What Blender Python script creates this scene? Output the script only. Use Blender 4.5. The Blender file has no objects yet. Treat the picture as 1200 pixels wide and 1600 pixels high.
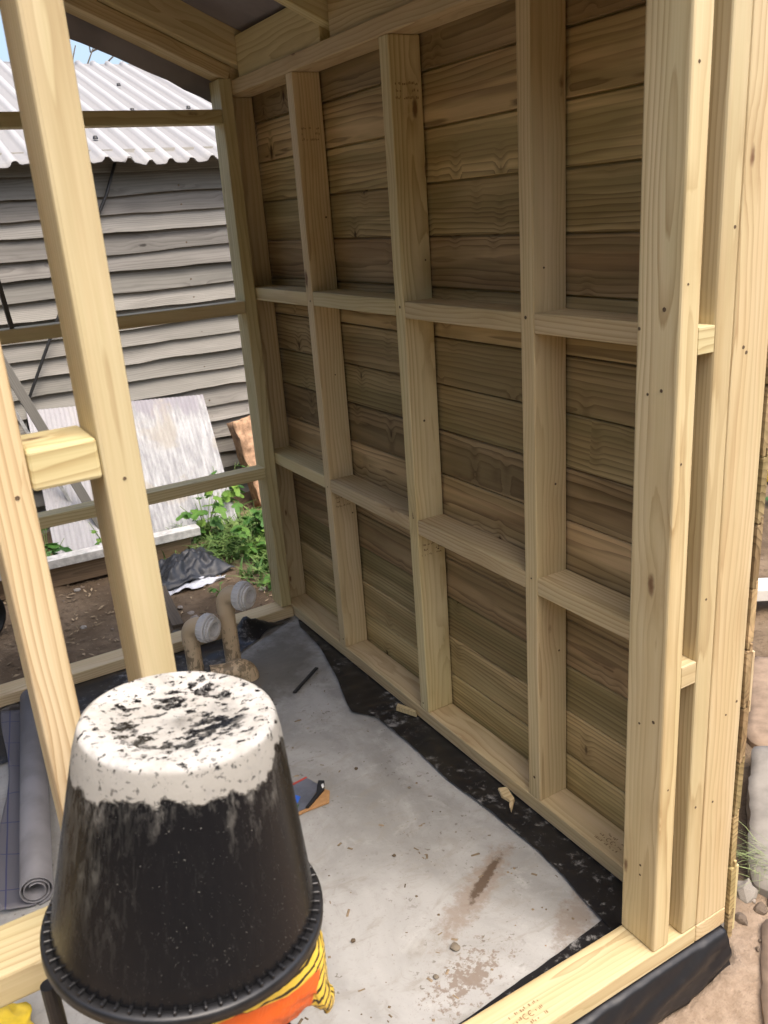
import bpy, bmesh, math, random
from mathutils import Vector, Matrix, Euler, noise as mnoise
random.seed(7)
R = math.radians

# ------------------------------------------------------------------ camera, sky, sun, exposure
scene = bpy.context.scene
col = scene.collection
cam_d = bpy.data.cameras.new('camera'); cam = bpy.data.objects.new('camera', cam_d); col.objects.link(cam)
cam_d.sensor_fit = 'VERTICAL'; cam_d.sensor_height = 36.0; cam_d.lens = 1349.66 / 1600 * 36
cam_d.clip_start = 0.02; cam_d.clip_end = 500
yaw, pitch, roll = 0.5148, -0.336, -0.0741
fwd = Vector((math.sin(yaw) * math.cos(pitch), math.cos(yaw) * math.cos(pitch), math.sin(pitch)))
rt = Vector((math.cos(yaw), -math.sin(yaw), 0)); up = rt.cross(fwd)
r2 = rt * math.cos(roll) + up * math.sin(roll); u2 = up * math.cos(roll) - rt * math.sin(roll)
cam.matrix_world = Matrix(((r2.x, u2.x, -fwd.x, -1.2564), (r2.y, u2.y, -fwd.y, -0.9749), (r2.z, u2.z, -fwd.z, 1.5663), (0, 0, 0, 1)))
cam_d.dof.use_dof = True; cam_d.dof.focus_distance = 2.3; cam_d.dof.aperture_fstop = 11
scene.camera = cam

world = bpy.data.worlds.new('World'); scene.world = world; world.use_nodes = True
wn = world.node_tree; wn.nodes.clear()
sky = wn.nodes.new('ShaderNodeTexSky'); sky.sky_type = 'NISHITA'; sky.sun_disc = False
SUN_EL, SUN_AZ = 62, 172        # azimuth clockwise from +Y: behind the camera, to the right
sky.sun_elevation = R(SUN_EL); sky.sun_rotation = R(SUN_AZ)
sky.air_density = 1.0; sky.dust_density = 6.0; sky.ozone_density = 1.0
bg = wn.nodes.new('ShaderNodeBackground'); bg.inputs[1].default_value = 0.15
wo = wn.nodes.new('ShaderNodeOutputWorld')
wn.links.new(sky.outputs[0], bg.inputs[0]); wn.links.new(bg.outputs[0], wo.inputs[0])
sun_d = bpy.data.lights.new('sun', 'SUN'); sun = bpy.data.objects.new('sun', sun_d); col.objects.link(sun)
sun_d.energy = 0.65; sun_d.angle = R(40); sun_d.color = (1, .95, .88)
sdir = Vector((math.sin(R(SUN_AZ)) * math.cos(R(SUN_EL)), math.cos(R(SUN_AZ)) * math.cos(R(SUN_EL)), math.sin(R(SUN_EL))))
sun.rotation_euler = sdir.to_track_quat('Z', 'Y').to_euler(); sun.location = (3, -4, 8)
vs = scene.view_settings
vs.view_transform = 'Standard'; vs.look = 'None'; vs.gamma = 1; vs.use_curve_mapping = False; vs.exposure = 1.3

# ------------------------------------------------------------------ node helpers
class M:
    def __init__(s, name):
        s.m = bpy.data.materials.new(name); s.m.use_nodes = True; s.t = s.m.node_tree
        s.b = s.t.nodes['Principled BSDF']
    def n(s, typ, _o=0, _p=None, **kw):
        nd = s.t.nodes.new('ShaderNode' + typ)
        for k, v in (_p or {}).items(): setattr(nd, k, v)
        for k, v in kw.items():
            key = int(k[1:]) if k[0] == 'i' and k[1:].isdigit() else k.replace('_', ' ')
            s.set(nd.inputs[key], v)
        return nd.outputs[_o]
    def set(s, inp, v):
        if isinstance(v, bpy.types.NodeSocket): s.t.links.new(v, inp)
        elif isinstance(v, (tuple, list)) and len(v) == 3 and inp.type == 'RGBA': inp.default_value = (*v, 1)
        else: inp.default_value = v
    def math(s, op, a, b=0., c=0., clamp=False):
        return s.n('Math', _p={'operation': op, 'use_clamp': clamp}, i0=a, i1=b, i2=c)
    def mix(s, f, a, b, mode='MIX'):
        nd = s.t.nodes.new('ShaderNodeMix'); nd.data_type = 'RGBA'; nd.blend_type = mode
        s.set(nd.inputs[0], f); s.set(nd.inputs[6], a); s.set(nd.inputs[7], b); return nd.outputs[2]
    def mapr(s, v, a, b, c=0., d=1., smooth=True):
        return s.n('MapRange', _p={'interpolation_type': 'SMOOTHSTEP' if smooth else 'LINEAR'}, i0=v, i1=a, i2=b, i3=c, i4=d)
    def noise(s, vec, scale, detail=2., rough=.5, dist=0., out=0):
        return s.n('TexNoise', _o=out, Vector=vec, Scale=scale, Detail=detail, Roughness=rough, Distortion=dist)
    def scale(s, vec, xyz): return s.n('VectorMath', _p={'operation': 'MULTIPLY'}, i0=vec, i1=xyz)
    def add(s, vec, v): return s.n('VectorMath', _p={'operation': 'ADD'}, i0=vec, i1=v)
    def obj(s): return s.n('TexCoord', _o=3)
    def sep(s, vec):
        nd = s.t.nodes.new('ShaderNodeSeparateXYZ'); s.t.links.new(vec, nd.inputs[0]); return nd.outputs
    def comb(s, x, y, z): return s.n('CombineXYZ', i0=x, i1=y, i2=z)
    def rand(s): return s.n('ObjectInfo', _o=5)
    def ramp(s, f, stops):
        nd = s.t.nodes.new('ShaderNodeValToRGB'); s.t.links.new(f, nd.inputs[0]); e = nd.color_ramp.elements
        while len(e) < len(stops): e.new(.5)
        for el, (p, c) in zip(e, stops): el.position = p; el.color = (*c, 1)
        return nd.outputs[0]
    def bump(s, h, strength=.3, dist=.002):
        o = s.n('Bump', Height=h, Strength=strength, Distance=dist); s.t.links.new(o, s.b.inputs['Normal']); return o
    def fin(s, color, rough=.6, spec=.5, **kw):
        s.set(s.b.inputs['Base Color'], color); s.set(s.b.inputs['Roughness'], rough)
        s.set(s.b.inputs['Specular IOR Level'], spec)
        for k, v in kw.items(): s.set(s.b.inputs[k.replace('_', ' ')], v)
        return s.m

def wood(name, light, mid, late, knot, spacing=.008, blotch=None, blotch_amt=.5, ringc=.6, rough=.6, vjit=(.9, 1.06), knot_scale=(3.2, 9, 9), spec=.35, ksize=.05, wob=.05, huej=.014, kon=.35):
    # solid wood: growth rings around a pith line, local X runs along the grain
    m = M(name); p = m.obj(); rn = m.rand()
    ra = m.math('FRACT', m.math('MULTIPLY', rn, 7.31)); rb = m.math('FRACT', m.math('MULTIPLY', rn, 13.77))
    q = m.add(p, m.comb(m.math('MULTIPLY', rn, 53.), m.math('MULTIPLY', ra, 9.), m.math('MULTIPLY', rb, 5.)))
    d1 = m.math('MULTIPLY', m.math('SUBTRACT', m.noise(m.scale(q, (1.3, 5, 5)), 1., 2.), .5), wob)
    d2 = m.math('MULTIPLY', m.math('SUBTRACT', m.noise(m.scale(m.add(q, (31, 7, 3)), (1.6, 5, 5)), 1., 2.), .5), wob)
    # knots
    kv = m.t.nodes.new('ShaderNodeTexVoronoi'); kv.inputs['Scale'].default_value = 1.
    m.t.links.new(m.scale(q, knot_scale), kv.inputs['Vector'])
    kd = m.math('ADD', kv.outputs['Distance'], m.math('MULTIPLY', m.math('SUBTRACT', m.noise(q, 60., 2.), .5), .06))
    on = m.math('GREATER_THAN', m.sep(kv.outputs['Color'])[0], kon)
    ksz = m.math('MULTIPLY', m.math('MULTIPLY_ADD', m.sep(kv.outputs['Color'])[1], ksize, ksize * .4), on)
    km = m.math('SUBTRACT', 1., m.mapr(m.math('SUBTRACT', kd, ksz), -.03, .03))
    km = m.math('MULTIPLY', km, on)
    halo = m.math('MULTIPLY', m.math('SUBTRACT', 1., m.mapr(kd, .0, .42)), on)
    s = m.sep(p)
    y = m.math('ADD', m.math('ADD', s[1], d1), m.math('MULTIPLY_ADD', ra, .16, -.08))
    z = m.math('ADD', m.math('ADD', s[2], d2), m.math('MULTIPLY_ADD', rb, .16, -.08))
    r = m.math('SQRT', m.math('ADD', m.math('MULTIPLY', y, y), m.math('MULTIPLY', z, z)))
    r = m.math('ADD', r, m.math('MULTIPLY', halo, .012))
    rr = m.math('ADD', m.math('DIVIDE', r, spacing), m.math('MULTIPLY', m.noise(m.scale(q, (3, 40, 40)), 1., 2.), 1.3))
    fr = m.math('FRACT', rr)
    ring = m.ramp(fr, [(0., (0, 0, 0)), (.45, (.12, .12, .12)), (.82, (.75, .75, .75)), (.92, (1, 1, 1)), (1., (0, 0, 0))])
    amp = m.mapr(m.noise(m.scale(q, (.8, 14, 14)), 1., 2.), .3, .7, .35, 1.)
    c = m.mix(m.mapr(m.noise(m.scale(q, (1.5, 16, 16)), 1., 3.), .3, .7), light, mid)
    if blotch: c = m.mix(m.math('MULTIPLY', m.mapr(m.noise(m.scale(m.add(q, (3, 1, 8)), (1.1, 13, 13)), 1., 3., .6, .6), .42, .62), blotch_amt), c, blotch)
    c = m.mix(m.math('MULTIPLY', m.math('MULTIPLY', ring, amp), ringc), c, late)
    c = m.mix(m.math('MULTIPLY', halo, .25), c, late)
    fib = m.noise(m.scale(q, (6, 330, 330)), 1., 2.)
    c = m.mix(.22, c, m.ramp(fib, [(.3, (.35, .35, .35)), (.7, (.75, .75, .75))]), 'SOFT_LIGHT')
    dirt = m.mapr(m.noise(m.scale(q, (2.5, 9, 9)), 1., 4., .65), .56, .8)
    c = m.mix(m.math('MULTIPLY', dirt, .3), c, mid, 'MULTIPLY')
    c = m.mix(m.math('MULTIPLY', km, .9), c, knot)
    hv = m.t.nodes.new('ShaderNodeHueSaturation'); m.t.links.new(c, hv.inputs['Color'])
    m.set(hv.inputs['Hue'], m.math('MULTIPLY_ADD', rb, huej, .5 - huej / 2)); m.set(hv.inputs['Value'], m.math('MULTIPLY_ADD', ra, vjit[1] - vjit[0], vjit[0]))
    m.bump(fib, .16, .001)
    return m.fin(hv.outputs[0], rough, spec)

PINE = wood('fresh_pine', (.69, .575, .345), (.62, .495, .265), (.37, .245, .105), (.15, .07, .028), spacing=.0105, blotch=(.58, .50, .27), blotch_amt=.5, ringc=.75, ksize=.055, kon=.1, vjit=(.84, 1.08), huej=.024)
CLAD = wood('treated_cladding', (.57, .43, .225), (.35, .24, .11), (.12, .072, .03), (.05, .026, .012), spacing=.0125, blotch=(.29, .225, .10), blotch_amt=.75,
            ringc=.85, vjit=(.62, 1.3), knot_scale=(12, 5.5, 5), ksize=.085, kon=.45, wob=.03, huej=.02, rough=.7)
GREYW = wood('weathered_grey_wood', (.30, .285, .255), (.23, .22, .195), (.11, .10, .088), (.06, .055, .048), spacing=.010, blotch=(.24, .23, .205), blotch_amt=.4, ringc=.6, ksize=.075, wob=.03, vjit=(.66, 1.12), huej=.02, rough=.9, spec=.15)
DARKW = wood('old_dark_wood', (.16, .125, .095), (.11, .085, .06), (.05, .04, .03), (.03, .02, .015), rough=.85)

def plain(name, c, rough=.5, spec=.5, var=.12, sc=30., bump=0., **kw):
    m = M(name); p = m.obj(); n = m.noise(p, sc, 4., .6)
    d = tuple(max(0, x * (1 - var)) for x in c); l = tuple(min(1, x * (1 + var)) for x in c)
    if bump: m.bump(n, bump, .003)
    return m.fin(m.mix(m.mapr(n, .3, .7), d, l), rough, spec, **kw)

def concrete_mat():
    m = M('smeared_concrete'); p = m.obj(); s = m.sep(p)
    big = m.noise(m.scale(p, (1, .7, 1)), 3.2, 5., .6, .8)
    c = m.mix(m.mapr(big, .35, .68), (.265, .26, .245), (.41, .405, .39))
    sw = m.noise(m.scale(m.add(p, (4, 2, 0)), (2.2, 5, 1)), 3., 5., .65, 1.6)
    c = m.mix(m.math('MULTIPLY', m.mapr(sw, .5, .72), .55), c, (.27, .25, .215))
    c = m.mix(m.math('MULTIPLY', m.mapr(m.noise(p, 9., 5., .7, .5), .52, .75), .45), c, (.52, .515, .495))
    sp = m.noise(p, 55., 3., .6)
    spm = m.math('MULTIPLY', m.mapr(sp, .63, .68), m.mapr(m.noise(p, 6., 2.), .42, .6))
    c = m.mix(m.math('MULTIPLY', spm, .75), c, (.13, .11, .085))
    mm = m.noise(p, 19., 6., .75, .8)
    c = m.mix(m.math('MULTIPLY', m.mapr(mm, .53, .68), .35), c, (.24, .22, .19))
    c = m.mix(m.math('MULTIPLY', m.mapr(m.noise(p, 120., 3., .7), .60, .72), .4), c, (.2, .18, .15))
    # mud scuff, in slab coordinates
    def ell(cx, cy, rot, a, b, lo, hi, nsc=22., namp=.9):
        v = m.add(p, (-cx, -cy, 0)); q = m.sep(v); ca, sa = math.cos(rot), math.sin(rot)
        u = m.math('ADD', m.math('MULTIPLY', q[0], ca / a), m.math('MULTIPLY', q[1], sa / a))
        w = m.math('ADD', m.math('MULTIPLY', q[0], -sa / b), m.math('MULTIPLY', q[1], ca / b))
        d = m.math('SQRT', m.math('ADD', m.math('MULTIPLY', u, u), m.math('MULTIPLY', w, w)))
        d = m.math('ADD', d, m.math('MULTIPLY', m.math('SUBTRACT', m.noise(p, nsc, 5., .7), .5), namp * 2))
        return m.math('SUBTRACT', 1., m.mapr(d, lo, hi))
    a0 = math.atan2(.455 - .343, -.208 + .423)
    c = m.mix(m.math('MULTIPLY', ell(-.30, .405, a0, .19, .04, .4, 1.25, 45., 1.3), .6), c, (.23, .165, .115))
    c = m.mix(m.math('MULTIPLY', ell(-.255, .425, a0 + .02, .10, .014, .6, 1.15, 55., .9), .95), c, (.10, .068, .045))
    c = m.mix(m.math('MULTIPLY', ell(-.47, .21, .3, .15, .08, .1, .6, 60., 2.4), .7), c, (.17, .115, .075))
    c = m.mix(m.math('MULTIPLY', ell(-.17, .20, .6, .11, .045, .3, 1.2, 40., 1.4), .6), c, (.20, .15, .11))
    c = m.mix(m.math('MULTIPLY', ell(-.27, 1.72, .8, .34, .17, .45, 1.3, 12., .8), .8), c, (.135, .125, .105))
    m.bump(m.math('ADD', m.math('MULTIPLY', sw, .7), m.math('MULTIPLY', m.noise(p, 40., 5., .65), .5)), .35, .006)
    return m.fin(c, m.mapr(sw, .4, .7, .75, .5), .35)
CONC = concrete_mat()

def plastic_sheet(name, smear=.75):
    m = M(name); p = m.obj()
    a = m.noise(m.scale(p, (1, 1, 1)), 38., 6., .78, .2); b = m.noise(p, 6., 3., .6, .3)
    f = m.math('MULTIPLY', m.mapr(m.math('ADD', m.math('MULTIPLY', a, .75), m.math('MULTIPLY', b, .45)), .635, .76), smear)
    m.bump(m.noise(m.scale(p, (1, .6, 1)), 9., 2., .5, 1.), .35, .008)
    return m.fin(m.mix(f, (.012, .012, .014), (.36, .35, .335)), m.mapr(f, 0., .5, .33, .8), .5)
DPM = plastic_sheet('black_membrane', .6)
DPMC = plastic_sheet('black_membrane_clean', .02)

def soil_mat():
    m = M('soil_and_sand'); p = m.obj(); s = m.sep(p)
    n1 = m.noise(p, 2.2, 5., .62, .4); n2 = m.noise(p, 26., 5., .7); n3 = m.noise(p, 90., 3., .6)
    brown = m.mix(m.mapr(n1, .35, .65), (.105, .073, .045), (.205, .15, .098))
    brown = m.mix(m.math('MULTIPLY', m.mapr(n2, .5, .7), .7), brown, (.075, .053, .034))
    brown = m.mix(m.math('MULTIPLY', m.mapr(n3, .66, .72), .7), brown, (.33, .28, .215))
    sand = m.mix(m.mapr(n2, .35, .65), (.27, .20, .14), (.36, .275, .20))
    sand = m.mix(m.math('MULTIPLY', m.mapr(n3, .6, .72), .55), sand, (.2, .145, .1))
    edge = m.math('ADD', m.math('ADD', s[0], m.math('MULTIPLY', s[1], -.8)), m.math('MULTIPLY', m.math('SUBTRACT', n1, .5), .5))
    front = m.math('SUBTRACT', 1., m.mapr(m.math('ADD', s[1], m.math('MULTIPLY', m.math('SUBTRACT', n1, .5), .35)), -.02, .14))
    c = m.mix(front, brown, sand)
    m.bump(m.math('ADD', m.math('MULTIPLY', n2, 1.), m.math('MULTIPLY', n3, .4)), .7, .012)
    return m.fin(c, .95, .15)
SOIL = soil_mat()

# ------------------------------------------------------------------ object helpers
def tag(o, label=None, cat=None, group=None, kind=None):
    if label: o['label'] = label
    if cat: o['category'] = cat
    if group: o['group'] = group
    if kind: o['kind'] = kind
    return o
def thing(name, label, cat, loc=(0, 0, 0), group=None):
    o = bpy.data.objects.new(name, None); col.objects.link(o); o.location = loc; o.empty_display_size = .05
    return tag(o, label, cat, group)
def link(name, me, mat=None, parent=None):
    if mat and not me.materials: me.materials.append(mat)
    o = bpy.data.objects.new(name, me); col.objects.link(o)
    if parent:
        bpy_parent(o, parent)
    return o
WM = {}
def bpy_parent(o, p):
    o.parent = p
def world_of(o):
    m = Matrix.LocRotScale(o.location, o.rotation_euler, o.scale)
    return world_of(o.parent) @ m if o.parent else m
def mesh(name, bm, smooth=False):
    me = bpy.data.meshes.new(name); bm.to_mesh(me); bm.free()
    if smooth:
        for f in me.polygons: f.use_smooth = True
    return me
def pyd(name, v, f, smooth=False):
    me = bpy.data.meshes.new(name); me.from_pydata(v, [], f); me.update()
    if smooth:
        for p in me.polygons: p.use_smooth = True
    return me
def put(o, mw):                       # place by a world matrix under whatever parent it has
    if o.parent: mw = world_of(o.parent).inverted() @ mw
    o.location = mw.to_translation(); o.rotation_euler = mw.to_euler()
def box_bm(l, a, b, bev=.003, seg=2):
    bm = bmesh.new(); bmesh.ops.create_cube(bm, size=1)
    for v in bm.verts: v.co = Vector((v.co.x * l, v.co.y * a, v.co.z * b))
    if bev: bmesh.ops.bevel(bm, geom=bm.edges[:], offset=bev, segments=seg, affect='EDGES', profile=.5)
    return bm
AX = {'X': Matrix.Identity(3), 'Y': Matrix.Rotation(R(90), 3, 'Z'), 'Z': Matrix.Rotation(R(-90), 3, 'Y')}
def timber(name, lo, hi, axis, parent, mat=None, bev=.003, jit=0.):
    lo = Vector(lo); hi = Vector(hi); s = hi - lo
    l, a, b = {'X': (s.x, s.y, s.z), 'Y': (s.y, s.x, s.z), 'Z': (s.z, s.y, s.x)}[axis]
    o = link(name, mesh(name, box_bm(l, a, b, bev)), mat or PINE, parent)
    m = Matrix.Translation((lo + hi) / 2) @ AX[axis].to_4x4()
    if jit: m = m @ Euler((random.uniform(-jit, jit) * 3, random.uniform(-jit, jit), random.uniform(-jit, jit))).to_matrix().to_4x4()
    put(o, m); return o
def beam(name, p0, p1, a, b, parent, mat=None, upv=(0, 0, 1), bev=.003):
    p0 = Vector(p0); p1 = Vector(p1); x = (p1 - p0).normalized(); yv = Vector(upv).cross(x).normalized(); z = x.cross(yv)
    o = link(name, mesh(name, box_bm((p1 - p0).length, a, b, bev)), mat or PINE, parent)
    c = (p0 + p1) / 2
    put(o, Matrix(((x.x, yv.x, z.x, c.x), (x.y, yv.y, z.y, c.y), (x.z, yv.z, z.z, c.z), (0, 0, 0, 1)))); return o
def tube_bm(path, rad, seg=20, cap=True, bm=None):
    bm = bm or bmesh.new(); pts = [Vector(p) for p in path]; rings = []
    t0 = (pts[1] - pts[0]).normalized(); n = t0.orthogonal().normalized()
    for i, p in enumerate(pts):
        t = ((pts[min(i + 1, len(pts) - 1)] - pts[max(i - 1, 0)])).normalized()
        n = (n - t * n.dot(t)).normalized(); b = t.cross(n); rr = rad[i] if isinstance(rad, (list, tuple)) else rad
        rings.append([bm.verts.new(p + (n * math.cos(2 * math.pi * k / seg) + b * math.sin(2 * math.pi * k / seg)) * rr) for k in range(seg)])
    for a, c in zip(rings, rings[1:]):
        for k in range(seg): bm.faces.new((a[k], a[(k + 1) % seg], c[(k + 1) % seg], c[k]))
    if cap: bm.faces.new(rings[0][::-1]); bm.faces.new(rings[-1])
    return bm
def lathe_bm(prof, seg=48, closed=False):
    bm = bmesh.new(); rings = []
    for r_, z in prof: rings.append([bm.verts.new((r_ * math.cos(2 * math.pi * k / seg), r_ * math.sin(2 * math.pi * k / seg), z)) for k in range(seg)])
    pairs = list(zip(rings, rings[1:])) + ([(rings[-1], rings[0])] if closed else [])
    for a, c in pairs:
        for k in range(seg): bm.faces.new((a[k], a[(k + 1) % seg], c[(k + 1) % seg], c[k]))
    return bm
def fbm(x, y, z=0., o=4): return mnoise.fractal(Vector((x, y, z)), .9, 2., o)

# ------------------------------------------------------------------ the ground and the slab
def axis_pts(a, b, step, far):
    n = round((b - a) / step); v = [a + (b - a) * i / n for i in range(n + 1)]
    d = step; lo = []; hi = []; x = a
    while x > -far: d *= 1.5; x -= d; lo.append(x)
    d = step; x = b
    while x < far: d *= 1.5; x += d; hi.append(x)
    return lo[::-1] + v + hi
GX = axis_pts(-2.6, 3.2, .03, 60); GY = axis_pts(-1.2, 4.6, .03, 60)
def ground_h(x, y):
    h = -.10 + .028 * fbm(x * 1.6, y * 1.6) + .016 * fbm(x * 7, y * 7, 3) + .006 * fbm(x * 30, y * 30, 5, 2)
    if x > .12 and x < .8 and y > .0: h -= .05 * max(0, 1 - abs(x - .16 - .42 * 1) / .35) * min(1, y / .2)
    if y < .05: h = h * .45 - .055
    return h
gv = []; gf = []
for y in GY:
    for x in GX:
        h = ground_h(x, y)
        if -2.35 < x < .11 and -.0 < y < 2.17: h = -.17
        gv.append((x, y, h))
nx = len(GX)
for j in range(len(GY) - 1):
    for i in range(nx - 1): k = j * nx + i; gf.append((k, k + 1, k + nx + 1, k + nx))
tag(link('ground', pyd('ground', gv, gf, True), SOIL), kind='structure')

def grid_obj(name, x0, x1, y0, y1, nx_, ny_, fz, mat, thick=0.):
    v = []; f = []
    for j in range(ny_ + 1):
        for i in range(nx_ + 1):
            x = x0 + (x1 - x0) * i / nx_; y = y0 + (y1 - y0) * j / ny_; v.append((x, y, fz(x, y)))
    for j in range(ny_):
        for i in range(nx_): k = j * (nx_ + 1) + i; f.append((k, k + 1, k + nx_ + 2, k + nx_ + 1))
    bm = bmesh.new(); bm.from_mesh(pyd('t', v, f))
    if thick:
        bnd = [e for e in bm.edges if e.is_boundary]
        r_ = bmesh.ops.extrude_edge_only(bm, edges=bnd)
        for q in r_['geom']:
            if isinstance(q, bmesh.types.BMVert): q.co.z = -thick
    o = link(name, mesh(name, bm, True), mat); return o
slab = grid_obj('concrete_slab', -2.3, .10, .004, 2.15, 80, 70, lambda x, y: -.006 + .0022 * fbm(x * 4, y * 4), CONC, .16)
slab.data.set_sharp_from_angle(angle=R(40)); tag(slab, kind='structure')

# ------------------------------------------------------------------ the timber shed
T, D, L = .045, .095, 2.182
YS = [.518, 1.054, 1.609]          # near faces of the side wall studs
HT = 1.973                         # underside of the top plates
SL = .43                           # roof slope
shed = thing('timber_shed', 'half-built shed of fresh pale pine studs with one wall clad in dark boards', 'shed', (-1.1, 1.09, 0))
G = .0006
# side wall (right), clad on its outside
timber('sole_plate', (0, 0, 0), (D, L, T), 'Y', shed)
timber('top_plate', (0, 0, HT), (D, L, HT + T), 'Y', shed)
studs = {}
ys = [0] + YS + [L - T]
for i, y in enumerate(ys):
    x0 = 0 if 0 < i < 4 else G
    studs[i] = timber('stud', (x0, y, T + G), (D - G, y + T, HT - G), 'Z', shed, jit=.0004 if 0 < i < 4 else 0)
for i in range(4):
    a, b = ys[i] + T + G, ys[i + 1] - G
    for z in (1.286, .655):
        dz = random.uniform(-.003, .003)
        timber('noggin', (.0012 * (i % 2), a, z + dz), (D - .002, b, z + T + dz), 'Y', shed)
# cladding boards: shiplap, one by one
PB = .1335
for k in range(16):
    z0 = .023 + PB * (k - 1)
    ln = L + random.uniform(.0, .012)
    pr = [(.002, .0), (.0, .002), (.0, PB - .0075), (.003, PB - .0045), (.0095, PB - .0045), (.0095, PB + .012), (.016, PB + .012), (.016, .014), (.009, .014), (.009, .0)]
    if k == 0: pr = [(x, max(z, .065)) for x, z in pr if z > .05] + [(.016, .065), (.0, .065)]; pr = [(.0, .065), (.0, PB - .0075), (.003, PB - .0045), (.0095, PB - .0045), (.0095, PB + .012), (.016, PB + .012), (.016, .065)]
    v = []; f = []; ns = 10
    for s in range(ns + 1):
        xx = -ln / 2 + ln * s / ns
        wob = .0012 * fbm(xx * 2.3, k * 3.1)
        for (px, pz) in pr: v.append((xx, -px, pz + wob))          # local Y points to -X in the world
    n = len(pr)
    for s in range(ns):
        for q in range(n): f.append((s * n + q, s * n + (q + 1) % n, (s + 1) * n + (q + 1) % n, (s + 1) * n + q))
    f.append(tuple(range(n))[::-1]); f.append(tuple(ns * n + q for q in range(n)))
    me = pyd('cladding_board', v, f); bm = bmesh.new(); bm.from_mesh(me); bmesh.ops.recalc_face_normals(bm, faces=bm.faces[:]); bm.to_mesh(me); bm.free()
    o = link('cladding_board', me, CLAD, shed)
    tilt = random.uniform(-.02, .035)
    put(o, Matrix.Translation((D + .0035 + random.uniform(0, .002), L / 2, z0)) @ AX['Y'].to_4x4() @ Matrix.Rotation(tilt, 4, 'X'))
# corner trim batten outside
timber('corner_batten', (D + .022, -.004, -.03), (D + .030, .010, .15), 'Z', shed, PINE, .001)
timber('corner_batten', (D + .022, -.002, .54), (D + .029, .010, .68), 'Z', shed, PINE, .001)
# front wall
XL = -2.2
timber('sole_plate', (-1.62, 0, 0), (-G * 2, D, T), 'X', shed)
timber('sole_plate', (XL, 0, 0), (-1.622, D, T), 'X', shed)
XA = -.131
fx = {'A': XA, 'B': -T - G, 'P2': -1.064, 'P1': -1.186}
for k, x in fx.items():
    studs[k] = timber('stud', (x, .0, T + G), (x + T, D, HT - G), 'Z', shed, bev=.005)
studs['F'] = timber('stud', (-1.66, .0, T + G), (-1.66 + T, D, HT - G), 'Z', shed)
studs['FL'] = timber('stud', (XL + .1, .0, T + G), (XL + .1 + T, D, HT - G), 'Z', shed)
for z in (1.302, .668):
    timber('noggin', (XA + T + G, .0015, z), (-T - 2 * G, .05, z + T), 'X', shed, bev=.001)
    timber('noggin', (-1.186 + T + G, .0015, z), (-1.064 - G, D - .002, z + T + .002), 'X', shed, bev=.004)
    timber('noggin', (-1.66 + T + G, -.002, z - .006), (-1.186 - G, D - .004, z + T - .004), 'X', shed, bev=.004)
timber('top_plate', (XL, 0, HT), (-G * 2, D, HT + T), 'X', shed)
# back wall
YB = 2.068
timber('sole_plate', (-1.2, YB, -.004), (-G * 2, YB + D, T - .006), 'X', shed)
timber('sole_plate', (XL, YB, -.004), (-1.202, YB + D, T - .006), 'X', shed)
for x in (-T - G, -1.24, XL + .1):
    timber('stud', (x, YB + .012, T), (x + T, YB + .012 + D, HT + .05), 'Z', shed)
for z in (1.883, 1.241, .603):
    timber('rail', (-1.24 + T + G, YB + .014, z), (-T - 2 * G, YB + .078, z + T), 'X', shed)
    timber('rail', (XL + .1 + T, YB + .014, z), (-1.24 - G, YB + .078, z + T), 'X', shed)
# left wall frame
timber('sole_plate', (XL, D + G, 0), (XL + D, YB - G, T), 'Y', shed)
timber('top_plate', (XL, 0, HT + T + G), (XL + D, L, HT + 2 * T), 'Y', shed)
for y in (.6, 1.14, 1.68):
    timber('stud', (XL, y, T + G), (XL + D, y + T, HT + T), 'Z', shed)
# roof: sloping gable plates, rafters, blocking, membrane
XR = -1.1
def zr(x, off=0.): return 2.012 - SL * x + off if x > XR else 2.012 - SL * (2 * XR - x) + off
cs = math.cos(math.atan(SL))
def slope_pair(name, y0, y1, off, depth, xe):
    for sgn in (1, -1):
        xa = xe if sgn > 0 else 2 * XR - xe
        xm = XR + sgn * .004
        c = off + depth / cs / 2
        beam(name, (xa, (y0 + y1) / 2, zr(xa, c)), (xm, (y0 + y1) / 2, zr(xm, c)), y1 - y0, depth, shed)
slope_pair('gable_plate', YB + .012, YB + .012 + D, 0, T, -.003)
slope_pair('rafter', YB - .026, YB + .02, T / cs + .002, .105, .16)
slope_pair('rafter', YB + .06, YB + .105, T / cs - .001, .105, -.003)
for y in (1.385, .735):
    slope_pair('rafter', y, y + T, T / cs + .004, .105, .16)
slope_pair('rafter', .004, .049, T / cs + .004, .105, .16)
slope_pair('gable_plate', .055, .055 + .09, 0.01, T, -.003)
for (a, b) in ((.052, .733), (.782, 1.374), (1.432, YB - .028)):
    timber('blocking', (.012, a, HT + T + .001), (.012 + T, b, HT + T + .128), 'Y', shed)
timber('blocking', (.0, YB + .022, HT + T + .001), (D, L, HT + T + .135), 'Y', shed)
timber('ridge_board', (XR - .018, .0, zr(XR, .0) + .0), (XR + .018, 2.1, zr(XR, .04)), 'Y', shed)
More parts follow.
